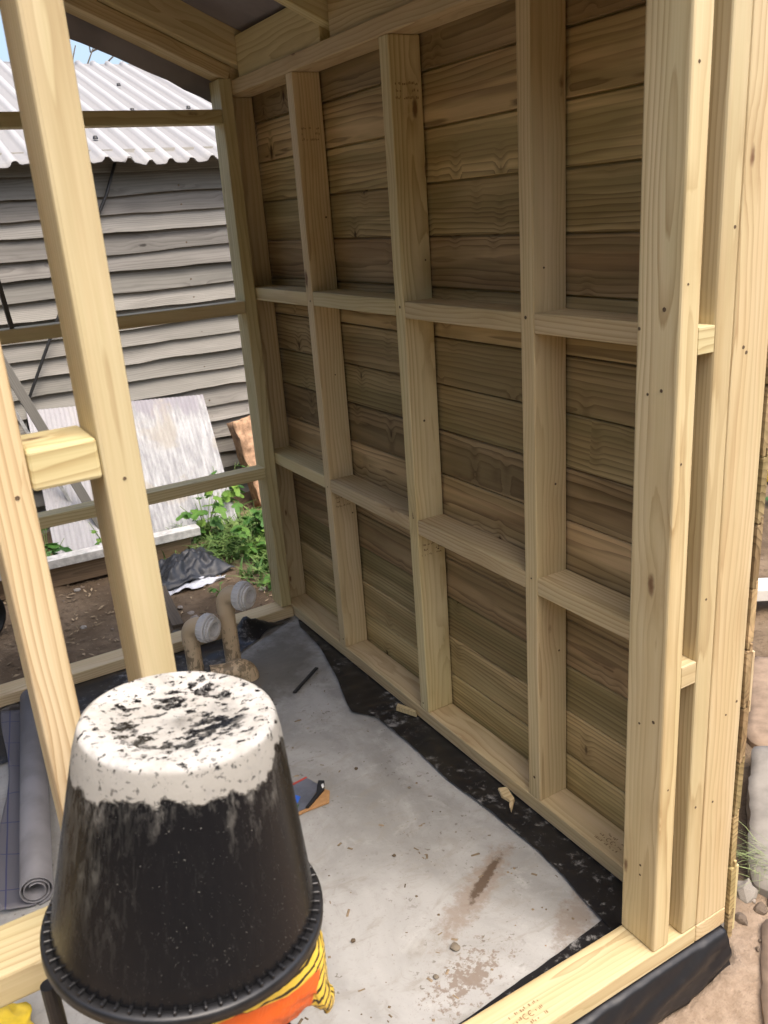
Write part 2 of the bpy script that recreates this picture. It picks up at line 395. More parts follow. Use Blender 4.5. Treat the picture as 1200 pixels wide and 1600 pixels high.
# unseen boards added above the front top plate to shade the upper interior
for k in range(5):
    za, zb = HT + T + .002 + .134 * k, HT + T + .134 * (k + 1)
    def xat(z): return (2.012 + .15 - z) / SL
    pts = [(max(2 * XR + .0, 2 * XR - min(.0, xat(za))), za), (min(.0, xat(za)), za), (min(.0, xat(zb)), zb), (max(2 * XR, 2 * XR - min(.0, xat(zb))), zb)]
    if pts[1][0] - pts[0][0] < .1: continue
    if pts[2][0] < pts[3][0]: pts = [pts[0], pts[1], ((pts[0][0] + pts[1][0]) / 2, (2.012 + .15 - SL * XR))]
    n = len(pts); v = [(x, z, 0) for x, z in pts] + [(x, z, .016) for x, z in pts]
    f = [tuple(range(n))[::-1], tuple(range(n, 2 * n))] + [(q, (q + 1) % n, n + (q + 1) % n, n + q) for q in range(n)]
    o = link('added_gable_board', pyd('added_gable_board', v, f), CLAD, shed); put(o, Matrix(((1, 0, 0, 0), (0, 0, -1, -.002), (0, 1, 0, 0), (0, 0, 0, 1))))
# roof underlay sheet with a sagging rear edge
mu = M('roof_underlay'); pu = mu.obj(); nu = mu.noise(pu, 4., 4., .6)
mu.bump(mu.noise(pu, 9., 3.), .3, .01)
UND = mu.fin(mu.mix(mu.mapr(nu, .3, .7), (.20, .18, .195), (.28, .255, .27)), .6, .3)
v = []; f = []; NX, NY = 48, 92
for j in range(NY + 1):
    y = -.06 + (2.24 + .06) * j / NY
    for i in range(NX + 1):
        x = .2 + (2 * XR - .4) * i / NX
        yr = [.027, .757, 1.407, 2.065]; dmin = min(abs(y - q) for q in yr)
        sag = -.012 * min(1, dmin / .3) * (1 if y < 2.06 else 0)
        yy = y; hang = max(0, (y - 2.19) / .05)
        droop = -hang * .235 * (1 + .10 * fbm(x * 2.2, 5))
        yy = min(y, 2.195 + .012 * hang)
        v.append((x, yy, zr(x, T / cs + .105 / cs + .008) + sag + droop + .004 * fbm(x * 3, y * 3)))
for j in range(NY):
    for i in range(NX): k = j * (NX + 1) + i; f.append((k, k + 1, k + NX + 2, k + NX + 1))
o = link('roof_underlay', pyd('roof_underlay', v, f, True), UND, shed); put(o, Matrix.Identity(4))
sm = o.modifiers.new('s', 'SOLIDIFY'); sm.thickness = .006; sm.offset = 1
tag(o, 'dark purple-grey roofing underlay sheet')

# screws and nail holes on the timbers
HOLE = plain('nail_hole', (.13, .09, .055), .8, .2)
hole_me = None
def hole(parent, pos, nrm, r_=.0032):
    global hole_me
    if not hole_me:
        bm = lathe_bm([(.0001, .0006), (.0026, .0005), (.0034, .0009), (.0042, .0001)], 10); hole_me = mesh('nail_head', bm, True); hole_me.materials.append(HOLE)
    o = link('nail_head', hole_me, None, parent)
    put(o, Matrix.Translation(pos) @ Vector(nrm).to_track_quat('Z', 'Y').to_matrix().to_4x4())
    s_ = r_ / .0034; o.scale = (s_, s_, 1)
for i in (1, 2, 3):
    y = ys[i]
    for z in (.09, .68, 1.31):
        hole(studs[i], (0, y + random.uniform(.008, .036), z + random.uniform(-.03, .03)), (-1, 0, 0), random.uniform(.002, .0034))
    for z in (.52, 1.02, 1.50):
        hole(studs[i], (random.uniform(.02, .08), y, z + random.uniform(-.1, .1)), (0, -1, 0), random.uniform(.002, .003))
for z, dy in ((1.38, .06), (1.345, .092), (1.245, .06), (1.235, .03), (.60, .07), (.58, .035), (.22, .05), (.245, .05)):
    hole(studs['A'], (XA, D - dy if dy < .09 else .088, z), (-1, 0, 0), random.uniform(.002, .0036))
for z in (1.74, 1.42, 1.12, .45):
    hole(studs['A'], (XA + random.uniform(.012, .035), 0, z), (0, -1, 0), random.uniform(.0018, .003))
for z in (1.5, .84, .37): hole(studs['B'], (-T / 2 + random.uniform(-.012, .012), 0, z), (0, -1, 0), random.uniform(.0018, .003))
for z in (1.3, .58, .56, .36, 1.29): hole(studs[0], (random.uniform(.02, .08), 0, z), (0, -1, 0), random.uniform(.0018, .003))
hole(studs['P2'], (-1.064 + .022, 0, 1.297), (0, -1, 0), .0018); hole(studs['P1'], (-1.186 + .028, 0, 1.30), (0, -1, 0), .0022)

# grade stamps: a CE mark and a few worn dashes
STAMP = plain('stamp_ink', (.30, .205, .11), .8, .2)
def stamp(parent, origin, ex, ey, nrm, w=.06, seed=0, ce=True):
    rnd = random.Random(seed); v = []; f = []
    ex = Vector(ex); ey = Vector(ey); nrm = Vector(nrm)
    def quad(x0, y0, x1, y1):
        b = len(v)
        for (x, y) in ((x0, y0), (x1, y0), (x1, y1), (x0, y1)): v.append(ex * x + ey * y + nrm * .0007)
        f.append((b, b + 1, b + 2, b + 3))
    def arc(cx, cy, r_, t):
        for k in range(8):
            b = len(v)
            for kk in (k, k + 1):
                a = R(60 + kk * 30)
                for rr in (r_ - t, r_): v.append(ex * (cx + math.cos(a) * rr) + ey * (cy + math.sin(a) * rr) + nrm * .0007)
            f.append((b, b + 1, b + 3, b + 2))
    if ce:
        arc(-.004, 0, .007, .0022); arc(.010, 0, .007, .0022); quad(.004, -.001, .009, .001)
    for row in (.016, 0, -.016):
        x = -w / 2
        while x < w / 2:
            ww = rnd.uniform(.0015, .004)
            if not (row == 0 and -.016 < x < .014) and rnd.random() < .62:
                y0 = row - .004 + rnd.uniform(0, .003); quad(x, y0, x + ww, y0 + rnd.uniform(.003, .007))
            x += ww + .0015
    o = link('grade_stamp', pyd('grade_stamp', v, f), STAMP, parent); put(o, Matrix.Translation(origin))
stamp(studs[2], (.045, YS[1], 1.845), (1, 0, 0), (0, 0, 1), (0, -1, 0), .07, 1, False)
stamp(studs[2], (.045, YS[1], .60), (1, 0, 0), (0, 0, 1), (0, -1, 0), .07, 2, False)
stamp(studs[3], (.045, YS[2], 1.80), (1, 0, 0), (0, 0, 1), (0, -1, 0), .06, 3, False)
stamp(studs[3], (.045, YS[2], .61), (1, 0, 0), (0, 0, 1), (0, -1, 0), .06, 4, False)
plates = [o for o in shed.children if o.name.startswith('sole_plate')]
stamp(plates[0], (.040, .30, T), (0, -1, 0), (1, 0, 0), (0, 0, 1), .07, 5)
stamp(plates[1], (-.445, .035, T), (1, 0, 0), (0, 1, 0), (0, 0, 1), .08, 6)

# ------------------------------------------------------------------ damp-proof membrane round the slab
def strip(name, inner, outer, fz, mat, nu_=14, label=None):
    v = []; f = []; n = len(inner)
    for (a, b) in zip(inner, outer):
        for k in range(nu_ + 1):
            t = k / nu_; x = a[0] + (b[0] - a[0]) * t; y = a[1] + (b[1] - a[1]) * t; v.append((x, y, fz(x, y, t)))
    for j in range(n - 1):
        for k in range(nu_): q = j * (nu_ + 1) + k; f.append((q, q + 1, q + nu_ + 2, q + nu_ + 1))
    return pyd(name, v, f, True)
def resample(pts, n):
    seg = [(Vector(b) - Vector(a)).length for a, b in zip(pts, pts[1:])]; tot = sum(seg); out = []
    for i in range(n + 1):
        d = tot * i / n; k = 0
        while k < len(seg) - 1 and d > seg[k]: d -= seg[k]; k += 1
        t = d / seg[k]; out.append(tuple(Vector(pts[k]).lerp(Vector(pts[k + 1]), min(1, t))))
    return out
dpm = thing('plastic_membrane', 'black plastic damp-proof sheet smeared with cement under the timber plates', 'plastic sheet', (-.05, 1, 0))
inn = resample([(-.005, 2.02), (-.03, 1.95), (-.042, 1.754), (-.10, 1.50), (-.15, 1.34), (-.165, 1.27), (-.115, 1.20), (-.108, 1.0), (-.114, .786), (-.10, .62), (-.094, .417), (-.102, .313), (-.124, .165), (-.13, .09)], 150)
out = [(.09, p[1]) for p in inn]
def zside(x, y, t):
    b = max(0, min(1, -x / .03))
    return -.0025 + b * (.0035 + .006 * abs(fbm(x * 9, y * 14, 1)) + .005 * abs(fbm(x * 30, y * 16, 4)) * (1 - t) + (.008 if t < .02 else 0) * abs(fbm(y * 5, 3)))
o = link('sheet', strip('sheet', inn, out, zside, DPM), DPM, dpm); put(o, Matrix.Identity(4))
inn = resample([(.0, .15), (-.10, .162), (-.291, .143), (-.544, .126), (-.9, .135), (-1.4, .12), (-2.1, .13)], 100)
out = [(p[0], .012) for p in inn]
o = link('sheet', strip('sheet', inn, out, lambda x, y, t: -.0022 + max(0, min(1, (y - .096) / .02)) * (.004 + .006 * abs(fbm(x * 16, y * 9))), DPM), DPM, dpm); put(o, Matrix.Identity(4))
inn = resample([(-.02, 2.045), (-.13, 2.0), (-.27, 1.93), (-.40, 1.84), (-.5, 1.76), (-.7, 1.71), (-1.0, 1.69), (-1.25, 1.69), (-2.1, 1.72)], 110)
out = [(p[0], 2.14) for p in inn]
def zback(x, y, t):
    b = max(0, min(1, (YB - y) / .03)); 
    peak = .085 * max(0, 1 - abs(x + .235) / (.06 if x < -.235 else .15)) * max(0, 1 - abs(y - 2.035) / .07) * b
    return -.0065 + b * (.006 + .009 * abs(fbm(x * 9, y * 9, 2))) + peak
o = link('sheet', strip('sheet', inn, out, zback, plastic_sheet('black_membrane_dusty', .3)), DPM, dpm); put(o, Matrix.Identity(4))
# fold hanging down over the slab's front edge
def fold(name, x0, x1, n=110):
    v = []; f = []; m_ = 14
    for i in range(n + 1):
        x = x0 + (x1 - x0) * i / n
        for k in range(m_ + 1):
            t = k / m_
            bul = .013 * math.sin(t * math.pi * .9) + .012 * (1 - abs(fbm(x * 4.5 + t * 2.2, t * .8, 6, 2)) * 3) * t * .5 + .012 * fbm(x * 5 + t * 1.5, t * 1.2) * t + .003 * fbm(x * 14 + t * 3, t * 1.5, 2)
            y = -.004 - .008 * t - max(-.002, bul) - (.02 * t * t)
            z = -.003 - .098 * t + (.012 * fbm(x * 5, 7) * t)
            if t == 0: y = .02
            v.append((x, y, z))
    for i in range(n):
        for k in range(m_): q = i * (m_ + 1) + k; f.append((q, q + m_ + 1, q + m_ + 2, q + 1))
    return pyd(name, v, f, True)
o = link('hanging_fold', fold('hanging_fold', -1.6, .088, 240), DPMC, dpm); put(o, Matrix.Identity(4))
tag(o, 'clean crumpled fold of sheet hanging over the slab edge')
sm = o.modifiers.new('s', 'SOLIDIFY'); sm.thickness = .002

# ------------------------------------------------------------------ upside-down bucket, its stand and the bag
def bucket_mat():
    m = M('black_bucket_plastic'); p = m.obj(); s = m.sep(p)
    ang = m.math('ARCTAN2', s[1], s[0])
    H = .236
    n = m.noise(p, 26., 6., .7, .6); nb = m.noise(m.scale(p, (1, 1, .6)), 11., 4., .6, .4)
    # plaster skin: whole base and a ragged band down the side
    edge = m.math('ADD', m.math('MULTIPLY', m.math('SUBTRACT', nb, .5), .11), m.math('MULTIPLY', m.math('SUBTRACT', m.noise(p, 42., 5., .7, .3), .5), .04))
    side = m.mapr(m.math('ADD', s[2], edge), H - .036, H - .031)
    chips0 = m.noise(m.scale(p, (1, 1.5, 1)), 72., 5., .7, .25)
    r_ = m.math('SQRT', m.math('ADD', m.math('MULTIPLY', s[0], s[0]), m.math('MULTIPLY', s[1], s[1])))
    blob = m.mapr(m.noise(m.add(p, (.31, .12, 0)), 20., 3., .6, .3), .36, .62)
    ringz = m.math('MULTIPLY', m.mapr(r_, .004, .02), m.mapr(r_, .050, .078, 1., .25))
    zone = m.math('MULTIPLY', blob, ringz)
    flat = m.mapr(s[2], H - .009, H - .006)
    chip = m.math('MULTIPLY', m.mapr(m.math('ADD', chips0, m.math('MULTIPLY', zone, .145)), .60, .615), flat)
    chip2 = m.math('MULTIPLY', m.mapr(chips0, .61, .65), .75)
    fine = m.mapr(m.noise(p, 150., 3., .6), .62, .66)
    k = m.math('MULTIPLY', m.math('MULTIPLY', side, m.math('SUBTRACT', 1., chip)), m.math('SUBTRACT', 1., m.math('MAXIMUM', chip2, m.math('MULTIPLY', fine, .6))))
    # spatter on the side
    sv = m.t.nodes.new('ShaderNodeTexVoronoi'); sv.inputs['Scale'].default_value = 1.
    m.t.links.new(m.scale(m.add(p, m.n('TexNoise', _o=1, Vector=p, Scale=40., Detail=1.)), (62, 62, 26)), sv.inputs['Vector'])
    cc = m.sep(sv.outputs['Color'])
    spat = m.math('MULTIPLY', m.math('LESS_THAN', sv.outputs['Distance'], m.math('MULTIPLY', cc[1], .24)), m.math('GREATER_THAN', cc[0], .90))
    strk = m.noise(m.scale(m.comb(m.math('MULTIPLY', ang, .11), 0., s[2]), (1, 1, .22)), 110., 5., .75, .6)
    dust = m.math('MULTIPLY', m.mapr(strk, .46, .72), m.math('MULTIPLY_ADD', m.math('MULTIPLY', m.mapr(s[0], -.12, -.06, 1., 0.), m.mapr(s[2], .02, .2)), .45, .012))
    blk = m.mix(dust, (.008, .008, .009), (.30, .29, .25))
    blk = m.mix(m.math('MULTIPLY', spat, .75), blk, (.55, .53, .47))
    pl = m.mix(m.mapr(m.noise(p, 16., 5., .7), .35, .65), (.38, .365, .33), (.55, .54, .51))
    top = m.mapr(s[2], H - .006, H - .001)
    pl = m.mix(m.math('MULTIPLY', m.math('SUBTRACT', 1., top), .9), pl, (.31, .295, .26))  # side plaster greyer than the base: shading put into the colour
    pl = m.mix(m.math('MULTIPLY', m.mapr(m.noise(p, 45., 4., .7), .55, .7), .4), pl, (.36, .34, .30))
    thin = m.mapr(m.noise(m.add(p, (.2, .4, .1)), 34., 6., .75, .4), .50, .72)
    pl = m.mix(m.math('MULTIPLY', thin, .55), pl, (.24, .235, .225))
    smear = m.math('MULTIPLY', m.mapr(m.math('ADD', s[2], m.math('MULTIPLY', edge, 1.6)), H - .075, H - .03), m.mapr(m.noise(m.scale(p, (1, 1, .35)), 70., 5., .75), .48, .7))
    k = m.math('MAXIMUM', k, m.math('MULTIPLY', smear, .5))
    c = m.mix(k, blk, pl)
    m.bump(m.math('ADD', m.math('MULTIPLY', k, .8), m.math('MULTIPLY', m.noise(p, 50., 5., .7), m.math('MULTIPLY_ADD', k, .6, .06))), .55, .0025)
    return m.fin(c, m.math('MULTIPLY_ADD', m.math('MAXIMUM', k, dust), .45, .27), .22)
BUK = bucket_mat()
bucket = thing('builders_bucket', 'black plastic builders bucket upside down with white plaster caked on its base', 'bucket', (-1.103, -.208, .8705))
H, R1, R2 = .236, .0955, .1365
Rn = lambda z: R2 + (R1 - R2) * z / H
prof = [(.001, H - .007), (.03, H - .0068), (.060, H - .006), (.066, H - .0035), (.084, H - .0015), (R1 - .006, H - .0008), (R1 - .002, H - .003), (R1, H - .008)] + \
       [(Rn(z), z) for z in (.21, .18, .14, .1, .06, .03, .012)] + [(R2 - .003, .004), (R2 - .006, .0)]
body = link('body', mesh('body', lathe_bm(prof, 96), True), BUK, bucket)
sm = body.modifiers.new('s', 'SOLIDIFY'); sm.thickness = .003; sm.offset = -1
BLK = plain('rim_plastic', (.013, .013, .014), .38, .5, .3, 40., .15)
bm = lathe_bm([(R2 - .002, .008), (R2 + .008, .0065), (R2 + .0105, .004), (R2 + .0105, -.006), (R2 + .008, -.006), (R2 + .0075, .003), (R2 - .003, .004)], 96, True)
link('rim', mesh('rim', bm, True), BLK, bucket)
tooth = mesh('rim_rib', box_bm(.0075, .0032, .005, .0008, 1)); tooth.materials.append(BLK)
for k in range(64):
    a = 2 * math.pi * k / 64; o = link('rim_rib', tooth, None, bucket); o.location = ((R2 + .0035) * math.cos(a), (R2 + .0035) * math.sin(a), .0095); o.rotation_euler = (0, 0, a)
bucket.rotation_euler = Vector((0, 0, 1)).rotation_difference(Vector((.1117, -.0105, 1))).to_euler()

mb = M('printed_bag'); pb = mb.obj(); sb = mb.sep(pb)
wv = mb.n('TexWave', _o=1, _p={'wave_type': 'RINGS'}, Vector=mb.scale(mb.add(pb, (-.125, .0, .02)), (1, 1, 1.2)), Scale=34., Distortion=2.0, Detail=1., Detail_Scale=1.)
isy = mb.mapr(mb.math('ADD', mb.math('ADD', sb[0], mb.math('MULTIPLY', sb[2], -.55)), mb.math('MULTIPLY', mb.math('SUBTRACT', mb.noise(pb, 9., 1.), .5), .12)), .062, .066)
isy2 = mb.mapr(mb.math('ADD', sb[0], mb.math('MULTIPLY', sb[2], .35)), -.06, -.066)
isy = mb.math('MAXIMUM', isy, isy2)
isy = mb.math('MAXIMUM', isy, mb.mapr(mb.math('ADD', sb[2], mb.math('MULTIPLY', mb.math('SUBTRACT', mb.noise(pb, 9., 1.), .5), .05)), .072, .075))
yel = mb.mix(mb.math('GREATER_THAN', wv, .74), (.85, .58, .075), (.04, .03, .015))
cb = mb.mix(isy, (.80, .135, .02), yel)
mb.bump(mb.noise(pb, 30., 3., .6, 1.), .35, .008)
BAG = mb.fin(cb, .28, .5)
bag = thing('plaster_bag', 'shiny orange and yellow printed plastic bag squashed beneath the bucket', 'bag', (-1.078, -.205, .735))
bm = bmesh.new(); bmesh.ops.create_cube(bm, size=1); bmesh.ops.subdivide_edges(bm, edges=bm.edges[:], cuts=22, use_grid_fill=True)
for v_ in bm.verts:
    q = v_.co * 2; e = 4.
    l_ = (abs(q.x) ** e + abs(q.y) ** e + abs(q.z) ** 3) ** (1 / e) or 1
    x, y, z = q.x / max(l_, .6) * .113, q.y / max(l_, .6) * .105, q.z / max(l_, .6)
    zz = .062 + z * .062
    x *= 1 - .2 * max(0, z)
    if q.x > 0 and z < .2: zz -= .06 * max(0, (x - .07) / .04)
    w_ = .006 * fbm(x * 14, y * 14, zz * 14) + .004 * fbm(x * 45, y * 30, zz * 45)
    v_.co = Vector((x + w_ * 1.2, y + w_, max(.001 if abs(x) < .09 else -.2, min(zz + w_, .1175))))
link('sack', mesh('sack', bm, True), BAG, bag)
stand = thing('folding_stand', 'narrow black steel stand with thin legs holding the orange bag', 'stand', (-1.15, -.205, -.09))
timber('top_panel', (-1.20, -.30, .668), (-1.03, -.11, .7345), 'X', stand, BLK, .003)
for (x, y) in ((-1.248, -.10), (-1.248, -.303), (-1.045, -.10), (-1.045, -.303)):
    gz = ground_h(x, y) - .006 
    if y > 0: gz = 0
    o = link('leg', mesh('leg', tube_bm([(x, y, gz), (x, y, .757 if (x < -1.2 and y > -.2) else .70)], .0095, 14)), BLK, stand); put(o, Matrix.Identity(4))
for y in (-.11, -.295):
    o = link('bracket', mesh('bracket', tube_bm([(-1.248, y, .66), (-1.045, y, .66)], .007, 12)), BLK, stand); put(o, Matrix.Identity(4))
for y in (-.10, -.303):
    o = link('crossbar', mesh('crossbar', tube_bm([(-1.248, y, .22), (-1.045, y, .22)], .007, 12)), BLK, stand); put(o, Matrix.Identity(4))

# ------------------------------------------------------------------ drainage pipes with grey couplings
mt = M('muddy_tan_pipe'); pt = mt.obj(); st = mt.sep(pt)
mud = mt.mapr(mt.math('SUBTRACT', mt.noise(mt.scale(pt, (1, 1, .6)), 60., 5., .7, .8), mt.math('MULTIPLY', mt.math('ABSOLUTE', mt.math('SUBTRACT', st[2], .07)), 1.6)), .44, .52)
TAN = mt.fin(mt.mix(mt.math('MULTIPLY', mud, .8), (.66, .51, .33), (.22, .165, .105)), .45, .4)
mg = M('dirty_grey_coupling'); pg = mg.obj()
GREYP = mg.fin(mg.mix(mg.math('MULTIPLY', mg.mapr(mg.noise(pg, 140., 4., .7), .56, .68), .6), (.70, .69, .68), (.38, .35, .32)), .5, .4)
INS = plain('pipe_inside_shade', (.13, .12, .11), .7, .3)  # dark colour standing in for shade inside the pipe openings
def arc_pts(c, a, b, r_, n=9): return [Vector(c) + Vector(a) * r_ * math.cos(R(90) * k / n) + Vector(b) * r_ * math.sin(R(90) * k / n) for k in range(n + 1)]
def pipe(loc, hgt, dirv, label, rad=.0295):
    t = thing('drain_pipe', label, 'pipe', loc, 'capped waste pipes rising from the slab')
    d = Vector(dirv).normalized(); er = .048
    o = link('riser', mesh('riser', tube_bm([(0, 0, -.012), (0, 0, hgt - er)], rad, 28), True), TAN, t); o.data.set_sharp_from_angle(angle=R(40))
    c = Vector((0, 0, hgt - er)) + d * er
    path = arc_pts(c, -d, (0, 0, 1), er) ; path = [Vector((0, 0, hgt - er - .03))] + path + [path[-1] + d * .02]
    o = link('elbow', mesh('elbow', tube_bm(path, rad + .0035, 28), True), TAN, t); o.data.set_sharp_from_angle(angle=R(40))
    e = path[-1]; rot = d.to_track_quat('Z', 'Y').to_euler()
    k = link('coupling', mesh('coupling', lathe_bm([(.030, -.004), (.049, -.004), (.051, 0), (.051, .024), (.049, .027), (.040, .027), (.040, .044), (.0395, .046), (.027, .046), (.026, .03), (.024, -.02), (.001, -.02)], 40), True), GREYP, t)
    k.location = e; k.rotation_euler = rot; k.data.set_sharp_from_angle(angle=R(30))
    rb = mesh('grip_rib', box_bm(.003, .004, .024, .0008, 1)); rb.materials.append(GREYP)
    for q in range(22):
        a = 2 * math.pi * q / 22; r_ = link('grip_rib', rb, None, k); r_.location = (.0515 * math.cos(a), .0515 * math.sin(a), .012); r_.rotation_euler = (0, 0, a)
    o = link('bore_shade', mesh('bore_shade', lathe_bm([(.0005, .008), (.026, .008)], 24), True), INS, k)  # dark disc painted as the shade in the coupling's hole
    # loose strip of tape round the coupling
    o = link('tape_ring', mesh('tape_ring', lathe_bm([(.041, .028), (.0455, .029), (.0455, .037), (.041, .038)], 30, True), True), GREYP, k)
    return t
pipe((-.499, 1.86, -.004), .205, (.565, -.826, -.05), 'shorter tan plastic pipe with grey ring coupling, beside the stub elbow')
pipe((-.362, 1.83, -.004), .30, (.565, -.826, -.02), 'taller tan plastic pipe with grey ring coupling, by black sheet flap')
t = thing('pipe_stub', 'tan elbow pipe stub curving down into the concrete slab', 'pipe', (-.40, 1.72, -.004))
path = [Vector((-.085, .01, .058)), Vector((-.03, .0, .052)), Vector((.0, -.004, .049))] + [Vector((.0, -.004, .0)) + Vector((.052 * math.sin(R(9 * k)), 0, .049 * math.cos(R(9 * k)))) for k in range(1, 11)] + [Vector((.052, -.004, -.01))]
o = link('elbow', mesh('elbow', tube_bm(path, [.027, .027, .034] + [.036] * 11, 28), True), TAN, t); o.data.set_sharp_from_angle(angle=R(45))
o = link('pipe_mouth', mesh('pipe_mouth', lathe_bm([(.001, 0), (.023, 0), (.027, .0015)], 24), True), INS, t); o.location = (-.0855, .01, .0581); o.rotation_euler = Vector((-1, .16, .1)).to_track_quat('Z', 'Y').to_euler()

# ------------------------------------------------------------------ things lying on the slab
# roll of membrane with a loose flap
mr = M('grey_membrane_roll'); pr_ = mr.obj(); sr = mr.sep(pr_)
RG = mr.fin(mr.mix(mr.mapr(mr.noise(pr_, 8., 4.), .3, .7), (.17, .165, .175), (.24, .235, .25)), .55, .35)
mf = M('grey_membrane_flap'); pf = mf.obj(); sf = mf.sep(pf)
l1 = mf.math('LESS_THAN', mf.math('ABSOLUTE', mf.math('SUBTRACT', mf.math('FRACT', mf.math('MULTIPLY', sf[0], 7.)), .5)), .012)
l2 = mf.math('LESS_THAN', mf.math('ABSOLUTE', mf.math('SUBTRACT', sf[1], .075)), .0018)
FG = mf.fin(mf.mix(mf.math('MULTIPLY', mf.math('MAXIMUM', l1, l2), .8), (.135, .13, .145), (.035, .04, .12)), .5, .35)
rollt = thing('membrane_roll', 'grey roll of roofing membrane with a loose flap lying along the slab', 'roll', (-1.14, 1.46, 0))
p0, p1 = Vector((-1.213, .985, .041)), Vector((-1.055, 1.98, .041)); ax = (p1 - p0).normalized(); side = Vector((-ax.y, ax.x, 0))
v = []; f = []; turns = 2.6; NS = 60; lnR = (p1 - p0).length
for e in range(2):
    for k in range(NS + 1):
        a = R(-90) + 2 * math.pi * turns * k / NS; rr = .041 - .022 * k / NS
        v.append((lnR * e, -math.cos(a) * rr, .041 + math.sin(a) * rr))
for k in range(NS): f.append((k, k + 1, NS + 2 + k, NS + 1 + k))
o = link('wound_sheet', pyd('wound_sheet', v, f, True), RG, rollt); so = o.modifiers.new('s', 'SOLIDIFY'); so.thickness = .0025
mroll = Matrix(((ax.x, side.x, 0, p0.x), (ax.y, side.y, 0, p0.y), (0, 0, 1, .0), (0, 0, 0, 1))); put(o, mroll)
v = []; f = []
for i in range(41):
    for k in range(13):
        x = lnR * i / 40; t_ = k / 12; y = .004 + t_ * (.085 + .015 * math.sin(i * .2)); v.append((x, y, .0022 + .016 * t_ * t_ * (1 - .0 * t_) * (1 + .7 * fbm(x * 3, t_, 4)) + .002 * fbm(x * 8, t_ * 3)))
for i in range(40):
    for k in range(12): q = i * 13 + k; f.append((q, q + 13, q + 14, q + 1))
o = link('loose_flap', pyd('loose_flap', v, f, True), FG, rollt); so = o.modifiers.new('s', 'SOLIDIFY'); so.thickness = .002; so.offset = 1; put(o, mroll)
tag(o, 'darker loose flap printed with blue lines')

# handsaw tip on its cardboard sleeve
CARD = plain('cardboard', (.42, .235, .105), .85, .15, .12, 60.)
SAWM = plain('saw_steel', (.20, .205, .23), .32, .5, .2, 14., Metallic=.55)
REDP = plain('red_edge', (.45, .07, .05), .6); BLUEP = plain('blue_print', (.03, .12, .55), .5); SBLK = plain('black_guard', (.015, .015, .015), .5)
WHT = plain('white_print', (.7, .7, .7), .6)
def poly(name, pts, z0, z1, mat, parent):
    n = len(pts); v = [(x, y, z0) for x, y in pts] + [(x, y, z1) for x, y in pts]
    f = [tuple(range(n))[::-1], tuple(range(n, 2 * n))] + [(k, (k + 1) % n, n + (k + 1) % n, n + k) for k in range(n)]
    me = pyd(name, v, f); bm = bmesh.new(); bm.from_mesh(me); bmesh.ops.recalc_face_normals(bm, faces=bm.faces[:]); bm.to_mesh(me); bm.free()
    o = link(name, me, mat, parent); put(o, Matrix.Identity(4)); return o
slv = thing('cardboard_sleeve', 'torn orange-brown cardboard sleeve under the saw blade', 'cardboard', (-.5, .95, 0))
poly('sheet', [(-.70, .98), (-.60, .905), (-.508, .91), (-.440, .906), (-.415, .950), (-.428, .975), (-.52, .99), (-.66, 1.06)], -.0035, .0005, CARD, slv)
saw = thing('hand_saw', 'grey steel saw blade with black teeth guard and blue print, partly behind the bucket', 'saw', (-.55, .98, .002))
dz = .0012
poly('blade', [(-.76, 1.075), (-.72, .98), (-.545, .919), (-.508, .918), (-.428, .985), (-.443, 1.043), (-.506, 1.034)], .0012, .0026, SAWM, saw)
poly('red_spine', [(-.76, 1.079), (-.76, 1.074), (-.506, 1.031), (-.443, 1.041), (-.443, 1.047), (-.506, 1.039)], .0014, .0040, REDP, saw)
poly('teeth_guard', [(-.508, .917), (-.500, .913), (-.428, .958), (-.410, .992), (-.424, 1.003), (-.437, .985), (-.455, .955)], .0030, .0085, SBLK, saw)
poly('guard_clip', [(-.432, .961), (-.424, .966), (-.419, .981), (-.428, .977)], .0087, .0098, WHT, saw)
poly('blue_logo', [(-.53, .985), (-.505, .988), (-.497, .972), (-.508, .962), (-.515, .952), (-.53, .962)], .0028, .0031, BLUEP, saw)
poly('logo', [(-.55, .945), (-.53, .95), (-.515, .944), (-.525, .932), (-.55, .932)], .0028, .0031, plain('green_print', (.05, .1, .05), .6), saw)
tb = [(-.72 + .175 * k / 14, .98 - .061 * k / 14) for k in range(15)]
pts = [(-.72, .984)] + [(-.545, .923)]
for k in range(14, -1, -1):
    pts.append((tb[k][0] + .003, tb[k][1] - .001)); pts.append((tb[k][0] - .003, tb[k][1] - .009))
poly('teeth', pts, .0010, .0024, SBLK, saw)

